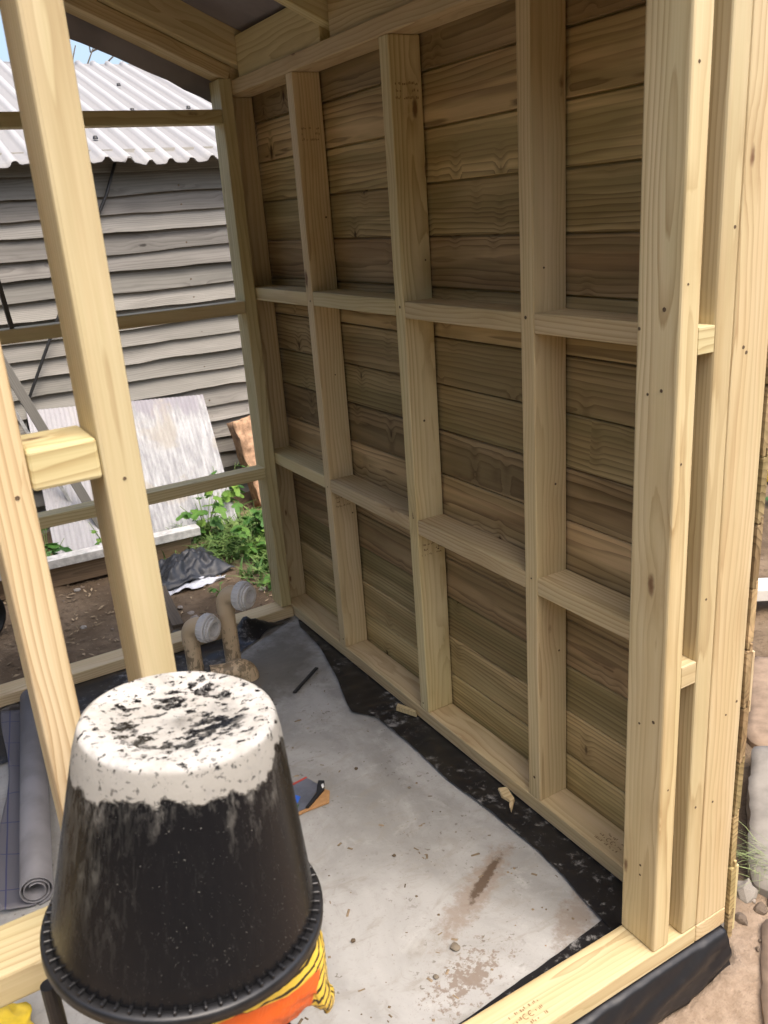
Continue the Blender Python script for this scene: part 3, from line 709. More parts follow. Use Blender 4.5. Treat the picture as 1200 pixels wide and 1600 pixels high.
def bit(name, label, cat, pts, z0, z1, mat, group=None):
    c = Vector((sum(p[0] for p in pts) / len(pts), sum(p[1] for p in pts) / len(pts), z0))
    n = len(pts); v = [(x - c.x, y - c.y, 0) for x, y in pts] + [((x - c.x) * .92, (y - c.y) * .92, z1 - z0) for x, y in pts]
    f = [tuple(range(n))[::-1], tuple(range(n, 2 * n))] + [(k, (k + 1) % n, n + (k + 1) % n, n + k) for k in range(n)]
    me = pyd(name, v, f); bm = bmesh.new(); bm.from_mesh(me); bmesh.ops.recalc_face_normals(bm, faces=bm.faces[:]); bm.to_mesh(me); bm.free()
    o = link(name, me, mat); o.location = c; return tag(o, label, cat, group)
v = []; f = []; rg = random.Random(5)
for k in range(520):
    x, y = rg.uniform(-1.2, -.1), rg.uniform(.15, 1.95)
    if rg.random() > .25 + .75 * max(0, 1 - y): continue
    s_ = rg.choice([.0012, .0016, .002, .003]); a = rg.uniform(0, 6.28); b = len(v); lx = rg.choice([1, 1, 2.5, 4])
    for (p_, q_, h_) in ((-lx, -1, 0), (lx, -1, 0), (lx, 1, 0), (-lx, 1, 0), (0, 0, 1.2)): v.append((x + (math.cos(a) * p_ - math.sin(a) * q_) * s_, y + (math.sin(a) * p_ + math.cos(a) * q_) * s_, -.0055 + .0022 * fbm(x * 4, y * 4) + h_ * s_))
    f += [(b, b + 1, b + 4), (b + 1, b + 2, b + 4), (b + 2, b + 3, b + 4), (b + 3, b, b + 4)]
tag(link('grit', pyd('grit', v, f), plain('grit_and_sawdust', (.22, .17, .115), .9, .1, .6, 3.)), 'fine grit and sawdust scattered over the concrete slab', 'grit', kind='stuff')
bit('wood_offcut', 'chunky pale wood chip against the far end of the sole plate', 'wood chip', [(-.045, 1.185), (-.012, 1.11), (-.004, 1.12), (-.016, 1.165), (-.03, 1.20)], .006, .022, PINE)
bit('wood_splinter', 'split yellow pine splinter on black sheet near the opening', 'wood chip', [(-.028, .665), (-.004, .655), (-.02, .60), (-.06, .565), (-.05, .585), (-.036, .60), (-.042, .63)], .006, .014, PINE)
st_ = thing('plastic_strip', 'thin black plastic strip lying on the damp concrete', 'strip', (-.2, 1.55, -.003))
beam('strip', (-.268, 1.50, .0045), (-.128, 1.604, .006), .012, .006, st_, SBLK, bev=.001)
for k, (x, y, s_) in enumerate([(-.44, .29, .011), (-.62, .44, .006), (-.58, 1.2, .006), (-.40, .62, .005), (-.52, .25, .006), (-.3, 1.0, .006), (-.22, .83, .005)]):
    bm = bmesh.new(); bmesh.ops.create_icosphere(bm, subdivisions=2, radius=1)
    for v_ in bm.verts: v_.co *= (1 + .35 * fbm(v_.co.x * 1.3 + k * 7, v_.co.y * 1.3, v_.co.z)) * s_; v_.co.z *= .55
    o = link('debris_crumb', mesh('debris_crumb', bm), plain('crumb_%d' % k, (.12, .09, .06) if k % 2 else (.2, .17, .13), .9, .2)); o.location = (x, y, -.004 + s_ * .3); o.rotation_euler.z = k
    tag(o, 'small dried mud crumb on the pale concrete floor', 'crumb', 'mud crumbs on the slab')
# yellow sack on the slab
bm = bmesh.new(); bmesh.ops.create_icosphere(bm, subdivisions=4, radius=1)
for v_ in bm.verts:
    n_ = 1 + .22 * fbm(v_.co.x * 2, v_.co.y * 2, v_.co.z * 2); v_.co = Vector((v_.co.x * .11 * n_, v_.co.y * .085 * n_, max(-.02, v_.co.z * .04 * n_)))
o = link('yellow_packet', mesh('yellow_packet', bm, True), plain('yellow_plastic', (.75, .55, .05), .35)); o.location = (-1.40, .63, .014)
tag(o, 'crumpled yellow plastic packet on the slab inside the front wall', 'packet')

# ------------------------------------------------------------------ beyond the back wall: old shed
oshed = thing('old_shed', 'weathered grey lap-boarded shed with a bleached ribbed roof', 'shed', (.2, 4.3, -.12))
YW = 4.30
for k in range(20):
    z0 = -.16 + .1065 * k + random.uniform(-.008, .008); n = 60; v = []; f = []
    x0, x1 = -3.2, 3.4
    for i in range(n + 1):
        x = x0 + (x1 - x0) * i / n
        lo_ = .014 * fbm(x * 1.1 + k * 9.7, k * 2.) + .006 * fbm(x * 5, k * 5.) - .004 * max(0, fbm(x * 2.5, k * 7.) - .3)
        gap = .009 * fbm(x * .9, k * 3.3)
        for (yy, zz) in ((-.012 + gap, .122), (-.046 + gap - .004, lo_), (-.022 + gap, lo_), (.004 + gap, .122)): v.append((x - .1, yy, zz))
    for i in range(n):
        for q in range(4): f.append((i * 4 + q, i * 4 + (q + 1) % 4, i * 4 + 4 + (q + 1) % 4, i * 4 + 4 + q))
    f.append((0, 1, 2, 3)); f.append((n * 4 + 3, n * 4 + 2, n * 4 + 1, n * 4))
    me = pyd('wall_board', v, f); bm = bmesh.new(); bm.from_mesh(me); bmesh.ops.recalc_face_normals(bm, faces=bm.faces[:]); bm.to_mesh(me); bm.free()
    o = link('wall_board', me, GREYW, oshed); put(o, Matrix.Translation((.1, YW, z0)))
for k, wb in enumerate([o for o in oshed.children if o.name.startswith('wall_board')]):
    for xn in (-.72, -.1, .5, 1.1):
        xn += .02 * fbm(xn * 9, k * 3); hole(wb, (xn, YW - .041, -.16 + .1065 * k + .028), (0, -1, -.2), .0042)
for (nm, lo, hi) in (('back_wall', (-3.1, 9.2, -.2), (3.5, 9.25, 1.95)), ('side_wall', (-3.15, 4.31, -.2), (-3.1, 9.2, 1.95)), ('side_wall', (3.45, 4.31, -.2), (3.5, 9.2, 1.95))):
    timber(nm, lo, hi, 'X' if nm == 'back_wall' else 'Y', oshed, GREYW, .002)
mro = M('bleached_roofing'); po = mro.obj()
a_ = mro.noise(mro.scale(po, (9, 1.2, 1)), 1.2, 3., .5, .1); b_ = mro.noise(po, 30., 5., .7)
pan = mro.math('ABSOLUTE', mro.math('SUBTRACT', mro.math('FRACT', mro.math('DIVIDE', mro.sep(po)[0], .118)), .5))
cro = mro.mix(mro.mapr(pan, .10, .26), (.37, .365, .36), (.25, .245, .24)); cro = mro.mix(mro.math('MULTIPLY', mro.mapr(a_, .45, .75), .35), cro, (.24, .235, .225)); cro = mro.mix(mro.math('MULTIPLY', mro.mapr(b_, .6, .72), .4), cro, (.36, .34, .31))  # pan grime, also rib shading put into the colour: pans darker, crests lighter
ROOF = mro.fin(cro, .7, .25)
SR = .34; zE, yE, yR = 1.905, 4.08, 6.76
def ribbed(name, x0, x1, lift, front=True):
    v = []; f = []; n = max(2, int((x1 - x0) / .01)); m_ = 26
    for j in range(m_ + 1):
        t_ = j / m_
        for i in range(n + 1):
            x = x0 + (x1 - x0) * i / n
            ph = (x / .118) % 1; rib = .024 * max(0, min(1, (.24 - abs(ph - .5)) / .13))
            ye = yE + .03 * fbm(x * 2.1, 3.3) * (1 - t_) ** 6
            y = ye + (yR - ye) * t_ if front else yR + (yR - ye) * (1 - t_)
            zz = zE + SR * ((y - yE) if front else (2 * yR - y - yE)) + rib + lift
            zz += (.022 * fbm(x * 2.4, 1.7) - .006 * abs(fbm(x * 9, 2))) * (1 - t_) ** 10 + .006 * fbm(x * 1.2, y * .8)
            v.append((x, y, zz))
    for j in range(m_):
        for i in range(n): k = j * (n + 1) + i; q = (k, k + 1, k + n + 2, k + n + 1); f.append(q if front else q)
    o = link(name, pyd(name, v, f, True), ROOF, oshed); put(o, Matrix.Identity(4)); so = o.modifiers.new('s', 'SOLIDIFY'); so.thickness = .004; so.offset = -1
xs = -3.4; k = 0
while xs < 3.6:
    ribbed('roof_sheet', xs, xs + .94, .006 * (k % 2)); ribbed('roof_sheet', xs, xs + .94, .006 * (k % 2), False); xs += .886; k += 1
me = pyd('ridge_cap', [(-3.45, yR - .13, zE + SR * (yR - yE) - .06), (3.75, yR - .13, zE + SR * (yR - yE) - .06), (3.75, yR, zE + SR * (yR - yE) + .005), (-3.45, yR, zE + SR * (yR - yE) + .005), (3.75, yR + .13, zE + SR * (yR - yE) - .06), (-3.45, yR + .13, zE + SR * (yR - yE) - .06)], [(0, 1, 2, 3), (3, 2, 4, 5)])
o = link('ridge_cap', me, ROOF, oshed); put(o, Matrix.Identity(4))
for (x, y) in ((.30, 4.9), (.55, 5.15), (.85, 4.4), (.12, 4.5), (.7, 5.9), (.95, 5.2)):
    o = link('roof_fixing', mesh('roof_fixing', lathe_bm([(.001, .02), (.012, .018), (.016, .0)], 10), True), SBLK, oshed); put(o, Matrix.Translation((x, y, zE + SR * (y - yE) + .016)))
# cable clipped down the old shed
o = link('black_cable', mesh('black_cable', tube_bm([(.14, 4.235, 1.92), (.06, 4.23, 1.75), (-.2, 4.225, 1.33), (-.42, 4.225, .95), (-.565, 4.225, .69), (-.6, 4.23, .5)], .009, 10), True), SBLK)
tag(o, 'thin black cable slanting across the grey boards of the old shed', 'cable')

# ribbed white panel leaning on the old shed
mp = M('flaking_white_paint'); pp = mp.obj(); sp_ = mp.sep(pp)
ribs = mp.n('TexWave', _o=1, _p={'wave_type': 'BANDS', 'bands_direction': 'X', 'wave_profile': 'SIN'}, Vector=pp, Scale=12.5, Distortion=.0)
stn = mp.noise(mp.scale(pp, (9, 2.2, 1)), 1.6, 5., .7, .4)
cp = mp.mix(mp.mapr(mp.noise(mp.scale(pp, (14, 3, 1)), 2., 5., .7), .35, .7), (.27, .27, .275), (.47, .47, .47))
topm = mp.mapr(mp.math('ADD', sp_[1], mp.math('MULTIPLY', mp.math('SUBTRACT', stn, .5), .55)), .33, .42)
cp = mp.mix(mp.math('MULTIPLY', topm, .8), cp, (.27, .255, .28))
sand = mp.mapr(mp.noise(mp.add(pp, (5, 2, 0)), 3.4, 4., .6, .5), .55, .66)
cp = mp.mix(mp.math('MULTIPLY', sand, .6), cp, (.36, .325, .265))
lft = mp.mapr(sp_[0], -.08, -.02, 1., 0.)
cp = mp.mix(mp.math('MULTIPLY', lft, .7), cp, (.40, .39, .40))
cp = mp.mix(mp.math('MULTIPLY', mp.mapr(mp.noise(pp, 45., 5., .7), .60, .70), .5), cp, (.22, .21, .20))
WPAN = mp.fin(cp, .75, .3)
pan = thing('ribbed_sheet', 'fine-ribbed panel with flaking white paint leaning on the old shed', 'panel', (-.12, 3.6, -.12))
pw, ph_ = 1.02, .95; v = []; f = []; n = 200
for j in range(2):
    for i in range(n + 1): x = -pw / 2 + pw * i / n; v.append((x, -ph_ / 2 + ph_ * j, .006 + .0028 * math.sin(x * 2 * math.pi / .026)))
for j in range(2):
    for i in range(n + 1): x = -pw / 2 + pw * i / n; v.append((x, -ph_ / 2 + ph_ * j, -.012))
w_ = n + 1
for i in range(n): f += [(i, i + 1, w_ + i + 1, w_ + i), (2 * w_ + i + 1, 2 * w_ + i, 3 * w_ + i, 3 * w_ + i + 1), (i + 1, i, 2 * w_ + i, 2 * w_ + i + 1), (w_ + i, w_ + i + 1, 3 * w_ + i + 1, 3 * w_ + i)]
f += [(0, w_, 3 * w_, 2 * w_), (w_ - 1, 3 * w_ - 1, 4 * w_ - 1, 2 * w_ - 1)]
o = link('sheet', pyd('sheet', v, f), WPAN, pan)
b0 = Vector((-.165, 3.58, -.13)); t0 = Vector((-.08, 4.20, .625)); yv = (t0 - b0).normalized(); xv = Vector((1, -.02, -.02)); xv = (xv - yv * xv.dot(yv)).normalized(); zv = xv.cross(yv)
c = b0 + yv * ph_ / 2
put(o, Matrix(((xv.x, yv.x, zv.x, c.x), (xv.y, yv.y, zv.y, c.y), (xv.z, yv.z, zv.z, c.z), (0, 0, 0, 1))))

# planks, props and rubble behind
WPL = plain('worn_white_board', (.55, .54, .51), .8, .2, .22, 25., .2)
pk = thing('painted_plank', 'worn off-white plank resting across a dark timber on the soil', 'plank', (-.35, 3.33, 0))
beam('board', (-1.15, 3.31, .048), (.02, 3.31, .025), .075, .045, pk, WPL)
bk = thing('dark_bearer', 'dirty brown timber lying on the soil beneath the white plank', 'timber', (-.35, 3.33, -.1))
beam('timber', (-1.2, 3.34, -.035), (-.03, 3.345, -.052), .07, .10, bk, wood('dirty_brown_wood', (.30, .21, .13), (.22, .15, .09), (.1, .07, .04), (.05, .03, .02), rough=.9))
pr1 = thing('leaning_batten', 'grey weathered batten leaning diagonally in front of the ribbed panel', 'batten', (-.42, 3.75, -.1))
beam('batten', (-.36, 3.70, -.07), (-.72, 3.83, 1.02), .05, .02, pr1, GREYW, upv=(0, 1, 0), bev=.002)
pr2 = thing('leaning_batten', 'pale thin batten propped just behind the grey leaning batten', 'batten', (-.47, 3.8, -.1))
beam('batten', (-.43, 3.80, -.07), (-.76, 3.92, .92), .018, .015, pr2, WPL, upv=(0, 1, 0), bev=.002)
sl = thing('timber_offcut', 'grey-brown slat lying on the soil outside the back plate', 'slat', (-.36, 2.7, -.1))
beam('slat', (-.40, 2.40, -.055), (-.325, 2.92, -.075), .05, .018, sl, DARKW, bev=.002)
# red-brown stone block leaning at the wall
bm = bmesh.new(); bmesh.ops.create_cube(bm, size=1); bmesh.ops.subdivide_edges(bm, edges=bm.edges[:], cuts=14, use_grid_fill=True)
for v_ in bm.verts:
    q = v_.co; n_ = .018 * fbm(q.x * 2.2, q.y * 2, q.z * 6) + .009 * fbm(q.x * 9, q.y * 9, q.z * 18, 3)
    v_.co = Vector((q.x * .30 * (1 + n_), q.y * .10 + n_, q.z * .56 * (1 + n_)))
STN = plain('crumbling_brick_stone', (.40, .255, .16), .95, .1, .4, 22., .8)
o = link('stone_block', mesh('stone_block', bm, True), STN); o.location = (.73, 4.02, .13); o.rotation_euler = (R(-14), R(-6), R(6))
tag(o, 'rough reddish-brown stone slab leaning against the old shed by the corner post', 'stone')
# black tarp heap
def tarp(name, cx, cy, a, b, h, seed, mat, label, cat):
    v = []; f = []; N_ = 44
    for j in range(N_ + 1):
        for i in range(N_ + 1):
            u_, w_ = i / N_ * 2 - 1, j / N_ * 2 - 1
            x = u_ * a * (1 + .16 * fbm(w_ * 1.5, seed)); y = w_ * b * (1 + .2 * fbm(u_ * 1.4, seed + 4)) + .25 * u_ * b
            rr = max(abs(u_), abs(w_))
            z = h * max(0, 1 - rr ** 2) * (.55 + .6 * abs(fbm(u_ * 1.6 + seed, w_ * 1.6))) + .03 * abs(fbm(u_ * 1.7, w_ * 2.0, seed, 2)) + .006 * fbm(u_ * 4, w_ * 4, seed, 2)
            v.append((x, y, max(.004, z)))
    for j in range(N_):
        for i in range(N_): k = j * (N_ + 1) + i; f.append((k, k + 1, k + N_ + 2, k + N_ + 1))
    o = link(name, pyd(name, v, f, True), mat); o.location = (cx, cy, ground_h(cx, cy) + .008)
    so = o.modifiers.new('s', 'SOLIDIFY'); so.thickness = .003
    return tag(o, label, cat)
TARP = plain('dusty_black_rubber', (.03, .032, .036), .42, .45, .4, 6.)
tarp('black_tarp', -.14, 3.06, .19, .15, .12, 3.3, TARP, 'crumpled dusty black plastic sheet on the soil below the weeds', 'plastic sheet')
tarp('white_sheet', -.18, 2.90, .17, .035, .012, 8.1, plain('torn_white_plastic', (.62, .63, .66), .5), 'torn white plastic scrap under the edge of the black sheet', 'plastic scrap')
o = bit('blue_scrap', 'bright blue plastic scrap beside the white torn plastic', 'plastic scrap', [(-.37, 2.98), (-.32, 2.95), (-.315, 2.92), (-.35, 2.915), (-.385, 2.95)], -.085, -.058, plain('blue_plastic', (.02, .22, .50), .4))
# black duct lying on the soil
duct = thing('black_duct', 'open black plastic duct pipe lying on the soil', 'pipe', (-1.13, 3.1, -.1))
da = Vector((-.35, 1, 0)).normalized()
o = link('tube', mesh('tube', lathe_bm([(.13, 0), (.13, .8), (.122, .8), (.122, 0)], 40, True), True), BLK, duct)
put(o, Matrix.Translation((-1.135, 2.84, .035)) @ da.to_track_quat('Z', 'Y').to_matrix().to_4x4())
# dark strip standing on the back rail
lv = thing('metal_strip', 'short dark metal bar standing on the middle back rail', 'bar', (-.85, YB + .03, 1.287))
beam('bar', (-.852, YB + .03, 1.2875), (-.866, YB + .03, 1.46), .014, .022, lv, plain('dark_steel', (.06, .055, .05), .5), upv=(0, 1, 0), bev=.001)

# ------------------------------------------------------------------ weeds
LEAFS = []
for nm, c0, c1 in (('leaf_bright', (.13, .27, .045), (.22, .37, .07)), ('leaf_mid', (.07, .19, .035), (.12, .26, .05)), ('leaf_dark', (.035, .11, .025), (.06, .16, .04))):
    m = M(nm); p = m.obj(); n = m.noise(p, 60., 3.); m.bump(n, .3, .003)
    lc = m.mix(m.mapr(m.math('ADD', n, m.math('MULTIPLY_ADD', m.rand(), .4, -.2)), .3, .7), c0, c1); lm = m.fin(lc, .45, .4)
    tl = m.n('BsdfTranslucent', Color=lc); mx = m.n('MixShader', i0=.3, i1=m.b.outputs[0], i2=tl); m.t.links.new(mx, m.t.nodes['Material Output'].inputs[0]); LEAFS.append(lm)
STEM = plain('stem_green', (.13, .19, .05), .7)
def leaf_mesh(lobes=5):
    v = [(0, 0, 0)]; f = []; n = 40
    for k in range(n):
        a = R(-165) + R(330) * k / (n - 1)
        r_ = .5 + .28 * abs(math.cos(a * lobes / 2.6)) + (.28 if abs(a) < .5 else 0) * math.cos(a * 2) + .045 * (k % 2)
        x, y = math.cos(a) * r_ + .35, math.sin(a) * r_ * .85
        v.append((x, y, -.30 * abs(y) ** 1.3 + .10 * math.sin(x * 2.6) - .2 * max(0, x - .6)))
    for k in range(1, n): f.append((0, k, k + 1))
    return pyd('leaf', v, f, True)
leaf_me = {}
for i, mt_ in enumerate(LEAFS):
    for lb in (3, 5):
        me = leaf_mesh(lb); me.materials.append(mt_); leaf_me[(i, lb)] = me
def weed(loc, hgt, nst, nl, size, label, seed, tone=(0, 1, 1), lob=5, spread=.6):
    rnd = random.Random(seed); t = thing('weed_plant', label, 'plant', loc, 'weeds growing by the old shed')
    bm = bmesh.new(); tips = []
    for s in range(nst):
        a = rnd.uniform(0, 6.28); ln = hgt * rnd.uniform(.7, 1.1); sp = spread * rnd.uniform(.4, 1.)
        path = [Vector((math.cos(a) * sp * ln * (q / 5) ** 1.4, math.sin(a) * sp * ln * (q / 5) ** 1.4, ln * (q / 5) * (1 - .25 * sp * q / 5))) for q in range(6)]
        path[0].z = -.02
        tube_bm(path, [.0035 - .0004 * q for q in range(6)], 6, True, bm); tips.append((path, a))
    link('stem', mesh('stem', bm, True), STEM, t)
    for k in range(nl):
        path, a = tips[k % nst]; q = rnd.uniform(1.2, 5); i = int(q); p = path[min(i, 4)].lerp(path[min(i, 4) + 1], q - i if i < 5 else 1)
        o = link('leaf', leaf_me[(rnd.choice(tone), lob)], None, t)
        az = a + rnd.uniform(-1.6, 1.6); s_ = size * rnd.uniform(.6, 1.15)
        o.location = p; o.rotation_euler = Euler((rnd.uniform(-.5, .5), rnd.uniform(-.15, .75), az)); o.scale = (s_, s_, s_)
    return t
weed((.10, 3.42, -.1), .28, 8, 30, .05, 'broad-leaved green weed in front of the leaning white panel', 3, (0, 1, 1, 0), 5)
weed((.30, 3.72, -.1), .36, 8, 34, .054, 'tall bright green weed between white panel and shed corner post', 4, (0, 0, 1), 3)
weed((.20, 3.02, -.1), .20, 7, 26, .042, 'light green lobed weed growing above the black plastic sheet', 5, (0, 0, 1), 3)
weed((.33, 3.25, -.1), .27, 8, 34, .042, 'mid green weed close to the outside of the corner post', 6, (1, 1, 2), 5)
weed((.45, 3.95, -.1), .30, 5, 12, .055, 'dark leafed weed below the leaning stone slab', 7, (1, 2, 2), 5)
weed((-.72, 3.52, -.1), .26, 5, 13, .075, 'large-leaved dark weed behind the white plank', 8, (1, 2, 1), 5)
weed((-.42, 3.50, -.1), .30, 4, 8, .04, 'sparse green weed behind the plank near the leaning batten', 9, (1, 0), 5)
weed((.16, 2.62, -.1), .09, 5, 9, .03, 'small grey-green rosette weed on soil beside the taller pipe', 10, (1, 0), 3, 1.2)
weed((-.10, 2.70, -.1), .06, 3, 6, .026, 'tiny seedling on bare soil below the black plastic sheet', 11, (0, 1), 3, 1.1)
weed((-.30, 3.22, -.1), .16, 4, 8, .032, 'small shaded weed rising behind the black plastic heap', 12, (1, 2), 5)
# ground cover: fine grass and small leaves in one mass
v = []; f = []; rnd = random.Random(21)
def blade(x, y, z, ln, a, lean, wd):
    b = len(v); c_, s_ = math.cos(a), math.sin(a)
    for q in range(4):
        t_ = q / 3; w_ = wd * (1 - t_ * .85); hx = lean * ln * t_ * t_
        for e in (-1, 1): v.append((x + c_ * hx - s_ * w_ * e, y + s_ * hx + c_ * w_ * e, z + ln * t_ * (1 - .3 * lean * t_)))
    for q in range(3): f.append((b + q * 2, b + q * 2 + 1, b + q * 2 + 3, b + q * 2 + 2))
for k in range(3600):
    x, y = rnd.gauss(.22, .20), rnd.gauss(3.25, .30)
    if y < 2.5 or y > 4.2 or x < -.25 or (x < .05 and y < 3.15 and x > -.35) or fbm(x * 4, y * 4, 8) < -.25: continue
    blade(x, y, ground_h(x, y) - .004, rnd.choice([.03, .05, .07, .1]), rnd.uniform(0, 6.28), rnd.uniform(.5, 1.7), rnd.choice([.002, .005, .009, .012]))
GRS = M('ground_cover_green'); pgr = GRS.obj(); ngr = GRS.noise(pgr, 14., 3., .7)
GRM = GRS.fin(GRS.mix(GRS.mapr(ngr, .35, .65), (.05, .12, .025), (.17, .25, .07)), .6, .3)
tag(link('ground_cover', pyd('ground_cover', v, f), GRM), 'low tangled grass and small weeds by the old shed', 'grass', kind='stuff')
v = []; f = []
for k in range(110):
    x, y = rnd.gauss(.40, .035), rnd.gauss(.095, .035)
    blade(x, y, -.085, rnd.uniform(.04, .11), rnd.uniform(1.6, 4.9), rnd.uniform(.5, 1.5), rnd.uniform(.0008, .0018))
o = link('grass_tuft', pyd('grass_tuft', v, f), plain('grass_tuft_green', (.22, .27, .10), .7)); tag(o, 'small dry grass tuft at the corner of the stone paving slab', 'grass')
# litter of dry leaves, twigs and stones on the back soil
v = []; f = []
for k in range(900):
    x, y = rnd.uniform(-1.4, .6), rnd.uniform(2.2, 3.5); z = ground_h(x, y) + .003; a = rnd.uniform(0, 6.28); s_ = rnd.uniform(.003, .013); b = len(v)
    for q in range(4): v.append((x + math.cos(a + q * 1.57) * s_ * (1.6 if q % 2 else .5), y + math.sin(a + q * 1.57) * s_ * (1.6 if q % 2 else .5), z + rnd.uniform(0, .008)))
    f.append((b, b + 1, b + 2, b + 3))
tag(link('leaf_litter', pyd('leaf_litter', v, f), plain('dry_litter', (.28, .21, .13), .9, .1, .5, 8.)), 'dry leaf scraps and woody litter on the soil', 'litter', kind='stuff')

# twigs above the old roof, and the tree they belong to
tw = thing('bare_tree', 'thin leafless twig tree rising behind the old shed roof', 'tree', (.6, 7.6, -.1))
BARK = plain('bark', (.10, .085, .065), .9, .1)
def tree_branches(root, base, tips, r0, nm='branch'):
    for tp in tips:
        b = Vector(base); t_ = Vector(tp); mid = b.lerp(t_, .5) + Vector((rnd.uniform(-.1, .1), 0, rnd.uniform(-.02, .12)))
        path = [b.lerp(mid, q / 4).lerp(mid.lerp(t_, q / 4), q / 4) for q in range(5)]
        o = link(nm, mesh(nm, tube_bm(path, [r0 * (1 - .16 * q) for q in range(5)], 7), True), BARK, root); put(o, Matrix.Identity(4))
tree_branches(tw, (.75, 7.6, -.15), [(.78, 7.6, 2.6)], .05, 'trunk')
tree_branches(tw, (.78, 7.6, 2.55), [(.70, 7.6, 3.28), (1.0, 7.55, 3.08), (.52, 7.6, 3.08), (1.25, 7.6, 3.08), (.86, 7.6, 3.1)], .013)
tree_branches(tw, (.72, 7.6, 3.1), [(.63, 7.6, 3.34), (.72, 7.6, 3.36), (.66, 7.58, 3.26)], .006, 'twig')
tree_branches(tw, (.97, 7.56, 3.04), [(1.1, 7.55, 3.12), (1.18, 7.55, 3.07), (1.06, 7.55, 3.15)], .006, 'twig')
for k in range(12):
    c0 = rnd.choice([(.64, 7.6, 3.33), (.70, 7.6, 3.3), (1.1, 7.55, 3.1), (.54, 7.6, 3.07), (1.2, 7.58, 3.08), (.9, 7.6, 3.06)])
    o = link('leaf', leaf_me[(1, 3)], None, tw); put(o, Matrix.Translation(Vector(c0) + Vector((rnd.gauss(0, .05), rnd.gauss(0, .03), rnd.gauss(0, .03))))); o.scale = (.016,) * 3; o.rotation_euler = (rnd.uniform(0, 6), rnd.uniform(0, 6), rnd.uniform(0, 6))
tr = thing('leafy_tree', 'green leafy tree standing left of the bleached shed roof', 'tree', (-1.05, 9.8, -.1))
tree_branches(tr, (-1.05, 9.8, -.15), [(-1.0, 9.8, 2.6)], .12, 'trunk')
tree_branches(tr, (-1.0, 9.8, 2.4), [(-1.9, 9.8, 3.9), (-.55, 9.7, 3.9), (-1.2, 9.9, 4.5), (-1.5, 9.4, 3.6)], .05, 'limb')
v = []; f = []
for k in range(4200):
    a_ = rnd.choice([(-1.9, 9.8, 3.9, .5), (-.62, 9.75, 3.85, .36), (-1.2, 9.9, 4.5, .5), (-1.5, 9.4, 3.6, .45), (-1.2, 9.8, 3.5, .5)]); d = Vector((rnd.gauss(0, 1), rnd.gauss(0, 1), rnd.gauss(0, 1))).normalized() * a_[3] * rnd.uniform(.3, 1) ** .5
    c = Vector(a_[:3]) + d; n_ = Vector((rnd.gauss(0, 1), rnd.gauss(0, 1), rnd.gauss(0, 1) + .6)).normalized(); e1 = n_.orthogonal().normalized(); e2 = n_.cross(e1); s_ = rnd.uniform(.02, .045); b = len(v)
    for (p_, q_) in ((-1, 0), (0, .55), (1, 0), (0, -.55)): v.append(tuple(c + e1 * p_ * s_ + e2 * q_ * s_))
    f.append((b, b + 1, b + 2, b + 3))
o = link('crown', pyd('crown', v, f), LEAFS[1], tr); put(o, Matrix.Identity(4)); o['kind'] = 'stuff'

# added leafy screen, unseen behind and left of the camera, blocking low sky light
v = []; f = []
for k in range(40000):
    x = rnd.uniform(-7, 7); z = -.1 + 3.4 * rnd.random() ** .8; d = rnd.choice((-1, 1)) * rnd.uniform(.3, .55) if z < 3.0 else rnd.uniform(-.5, .5)
    c = Vector((x, -4.6 + d + .2 * fbm(x, z), z + .25 * fbm(x * .8, 2)))
    if k % 2: c = Vector((-5.6 + d + .2 * fbm(x, z), x * .9 + 1.5, z * .85 + .25 * fbm(x * .8, 5)))
    n_ = Vector((rnd.gauss(0, 1), rnd.gauss(0, 1), rnd.gauss(0, 1) + .5)).normalized(); e1 = n_.orthogonal().normalized(); e2 = n_.cross(e1); s_ = rnd.uniform(.06, .13); b = len(v)
    for (p_, q_) in ((-1, 0), (0, .55), (1, 0), (0, -.55)): v.append(tuple(c + e1 * p_ * s_ + e2 * q_ * s_))
    f.append((b, b + 1, b + 2, b + 3))
tag(link('sky_blocker', pyd('sky_blocker', v, f), LEAFS[2]), 'added tall leafy screen, out of view, blocking low sky light', 'sky_blocker', kind='stuff')

# ------------------------------------------------------------------ right of the shed: paving, rubble, plank, litter
PAV = plain('pale_stone_paving', (.27, .245, .21), .85, .25, .18, 11., .5)
PAV2 = plain('tan_stone_paving', (.28, .205, .145), .9, .2, .22, 14., .6)
PD = Vector((.793, .609, 0)); PN = Vector((.609, -.793, 0))
def paver(start, ln, wd, z, mat, label, seed=0):
    bm = bmesh.new(); bmesh.ops.create_cube(bm, size=1); bmesh.ops.subdivide_edges(bm, edges=bm.edges[:], cuts=24, use_grid_fill=True)
    for v_ in bm.verts:
        q = v_.co * 2; e = 14; l_ = (abs(q.x) ** e + abs(q.y) ** e) ** (1 / e) or 1
        k_ = max(abs(q.x), abs(q.y)) / l_
        x, y = q.x * k_ * ln / 2, q.y * k_ * wd / 2
        edge_ = max(abs(q.x), abs(q.y)); w_ = .010 * fbm(x * 6 + seed, y * 6) * edge_ + .004 * fbm(x * 25 + seed, y * 25)
        v_.co = Vector((x + w_, y + w_, q.z * .045 + (.006 * fbm(x * 7, y * 7, seed) - .012 * max(0, edge_ - .85) / .15 if q.z > 0 else 0)))
    c = Vector(start) + PD * ln / 2 + PN * wd / 2
    o = link('paving_slab', mesh('paving_slab', bm, True), mat); o.location = (c.x, c.y, z - .045); o.rotation_euler.z = math.atan2(PD.y, PD.x)
    return tag(o, label, 'paving slab')
paver((.285, .075, 0), .63, .62, -.05, PAV, 'pale grey stone paving slab with rounded corners beside the shed wall', 1)
paver((-.42, -.50, 0), .86, .6, -.072, PAV2, 'tan stone paving slab sunk level with the sand by the grass tuft', 5)
paver((.82, .49, 0), .6, .6, -.085, PAV2, 'tan stone slab half buried in soil past the pale paving slab', 9)
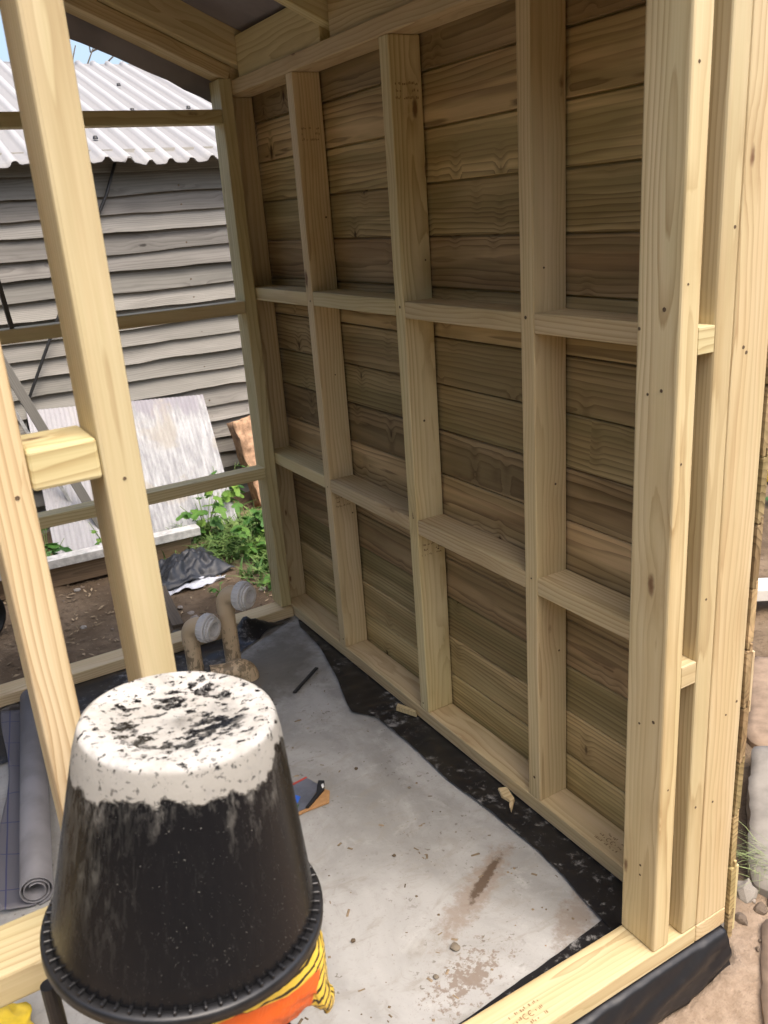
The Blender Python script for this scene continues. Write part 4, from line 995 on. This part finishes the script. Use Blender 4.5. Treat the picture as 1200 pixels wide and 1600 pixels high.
PEB = [plain('rubble_%d' % k, c, .9, .2, .25, 30.) for k, c in enumerate([(.30, .26, .22), (.20, .155, .115), (.27, .245, .21), (.15, .115, .085)])]
pm = []
for k in range(6):
    bm = bmesh.new(); bmesh.ops.create_icosphere(bm, subdivisions=2, radius=1)
    for v_ in bm.verts: v_.co *= 1 + .4 * fbm(v_.co.x * 1.2 + k * 11, v_.co.y * 1.2, v_.co.z * 1.2); v_.co.z *= .7
    pm.append(mesh('rubble_stone', bm))
for k in range(150):
    t_ = rnd.random(); y = .02 + 1.6 * t_ ** 1.3; x = .17 + rnd.uniform(0, .24) + max(0, y - .75) * rnd.uniform(0, 1.3); s_ = rnd.choice([.008, .01, .013, .018, .028]) * rnd.uniform(.7, 1.2)
    if k > 110: x, y = rnd.uniform(.15, .42), rnd.uniform(-.9, .0); s_ *= .55
    me = pm[k % 6].copy(); me.materials.clear(); me.materials.append(PEB[k % 4])
    o = link('rubble_stone', me); o.location = (x, y, ground_h(x, y) + s_ * .25); o.scale = (s_, s_ * rnd.uniform(.7, 1.1), s_); o.rotation_euler = (rnd.uniform(-.4, .4), rnd.uniform(-.4, .4), rnd.uniform(0, 6))
    tag(o, 'loose rubble stone on the soil strip beside the clad wall', 'stone', 'rubble stones beside the clad wall')
for k in range(46):
    x, y = rnd.uniform(-1.3, .5), rnd.uniform(2.25, 3.3); s_ = rnd.uniform(.006, .02)
    me = pm[k % 6].copy(); me.materials.clear(); me.materials.append(PEB[k % 4])
    o = link('soil_clod', me); o.location = (x, y, ground_h(x, y) + s_ * .2); o.scale = (s_, s_, s_ * .8); o.rotation_euler.z = rnd.uniform(0, 6)
    tag(o, 'small stone or clod on the bare soil behind the back plate', 'stone', 'stones on the soil behind the back wall')
wp = thing('white_plank', 'clean white timber plank lying on soil beyond the clad wall', 'plank', (1.75, 1.0, -.05))
beam('board', (1.30, 1.32, -.02), (2.35, .62, -.02), .12, .05, wp, plain('white_timber', (.74, .72, .67), .7, .3, .05))
bit('red_packet', 'red and white packet lying among rubble beyond the wall', 'packet', [(3.3, 2.28), (3.62, 2.2), (3.66, 2.36), (3.34, 2.45)], -.08, .03, plain('red_card', (.55, .03, .03), .5))
bit('white_packet', 'white card scrap lying in front of the red packet', 'packet', [(3.2, 2.14), (3.5, 2.06), (3.52, 2.16), (3.22, 2.24)], -.08, .0, plain('white_card', (.75, .73, .70), .5))
bit('yellow_scrap', 'yellow plastic scrap in front of the white card', 'plastic scrap', [(3.02, 2.02), (3.3, 1.95), (3.32, 2.03), (3.04, 2.1)], -.08, -.02, plain('yellow_card', (.75, .52, .03), .5))
weed((2.78, 1.80, -.1), .14, 5, 12, .05, 'low green weed in rubble beyond the clad wall', 31, (1, 1, 2), 5)
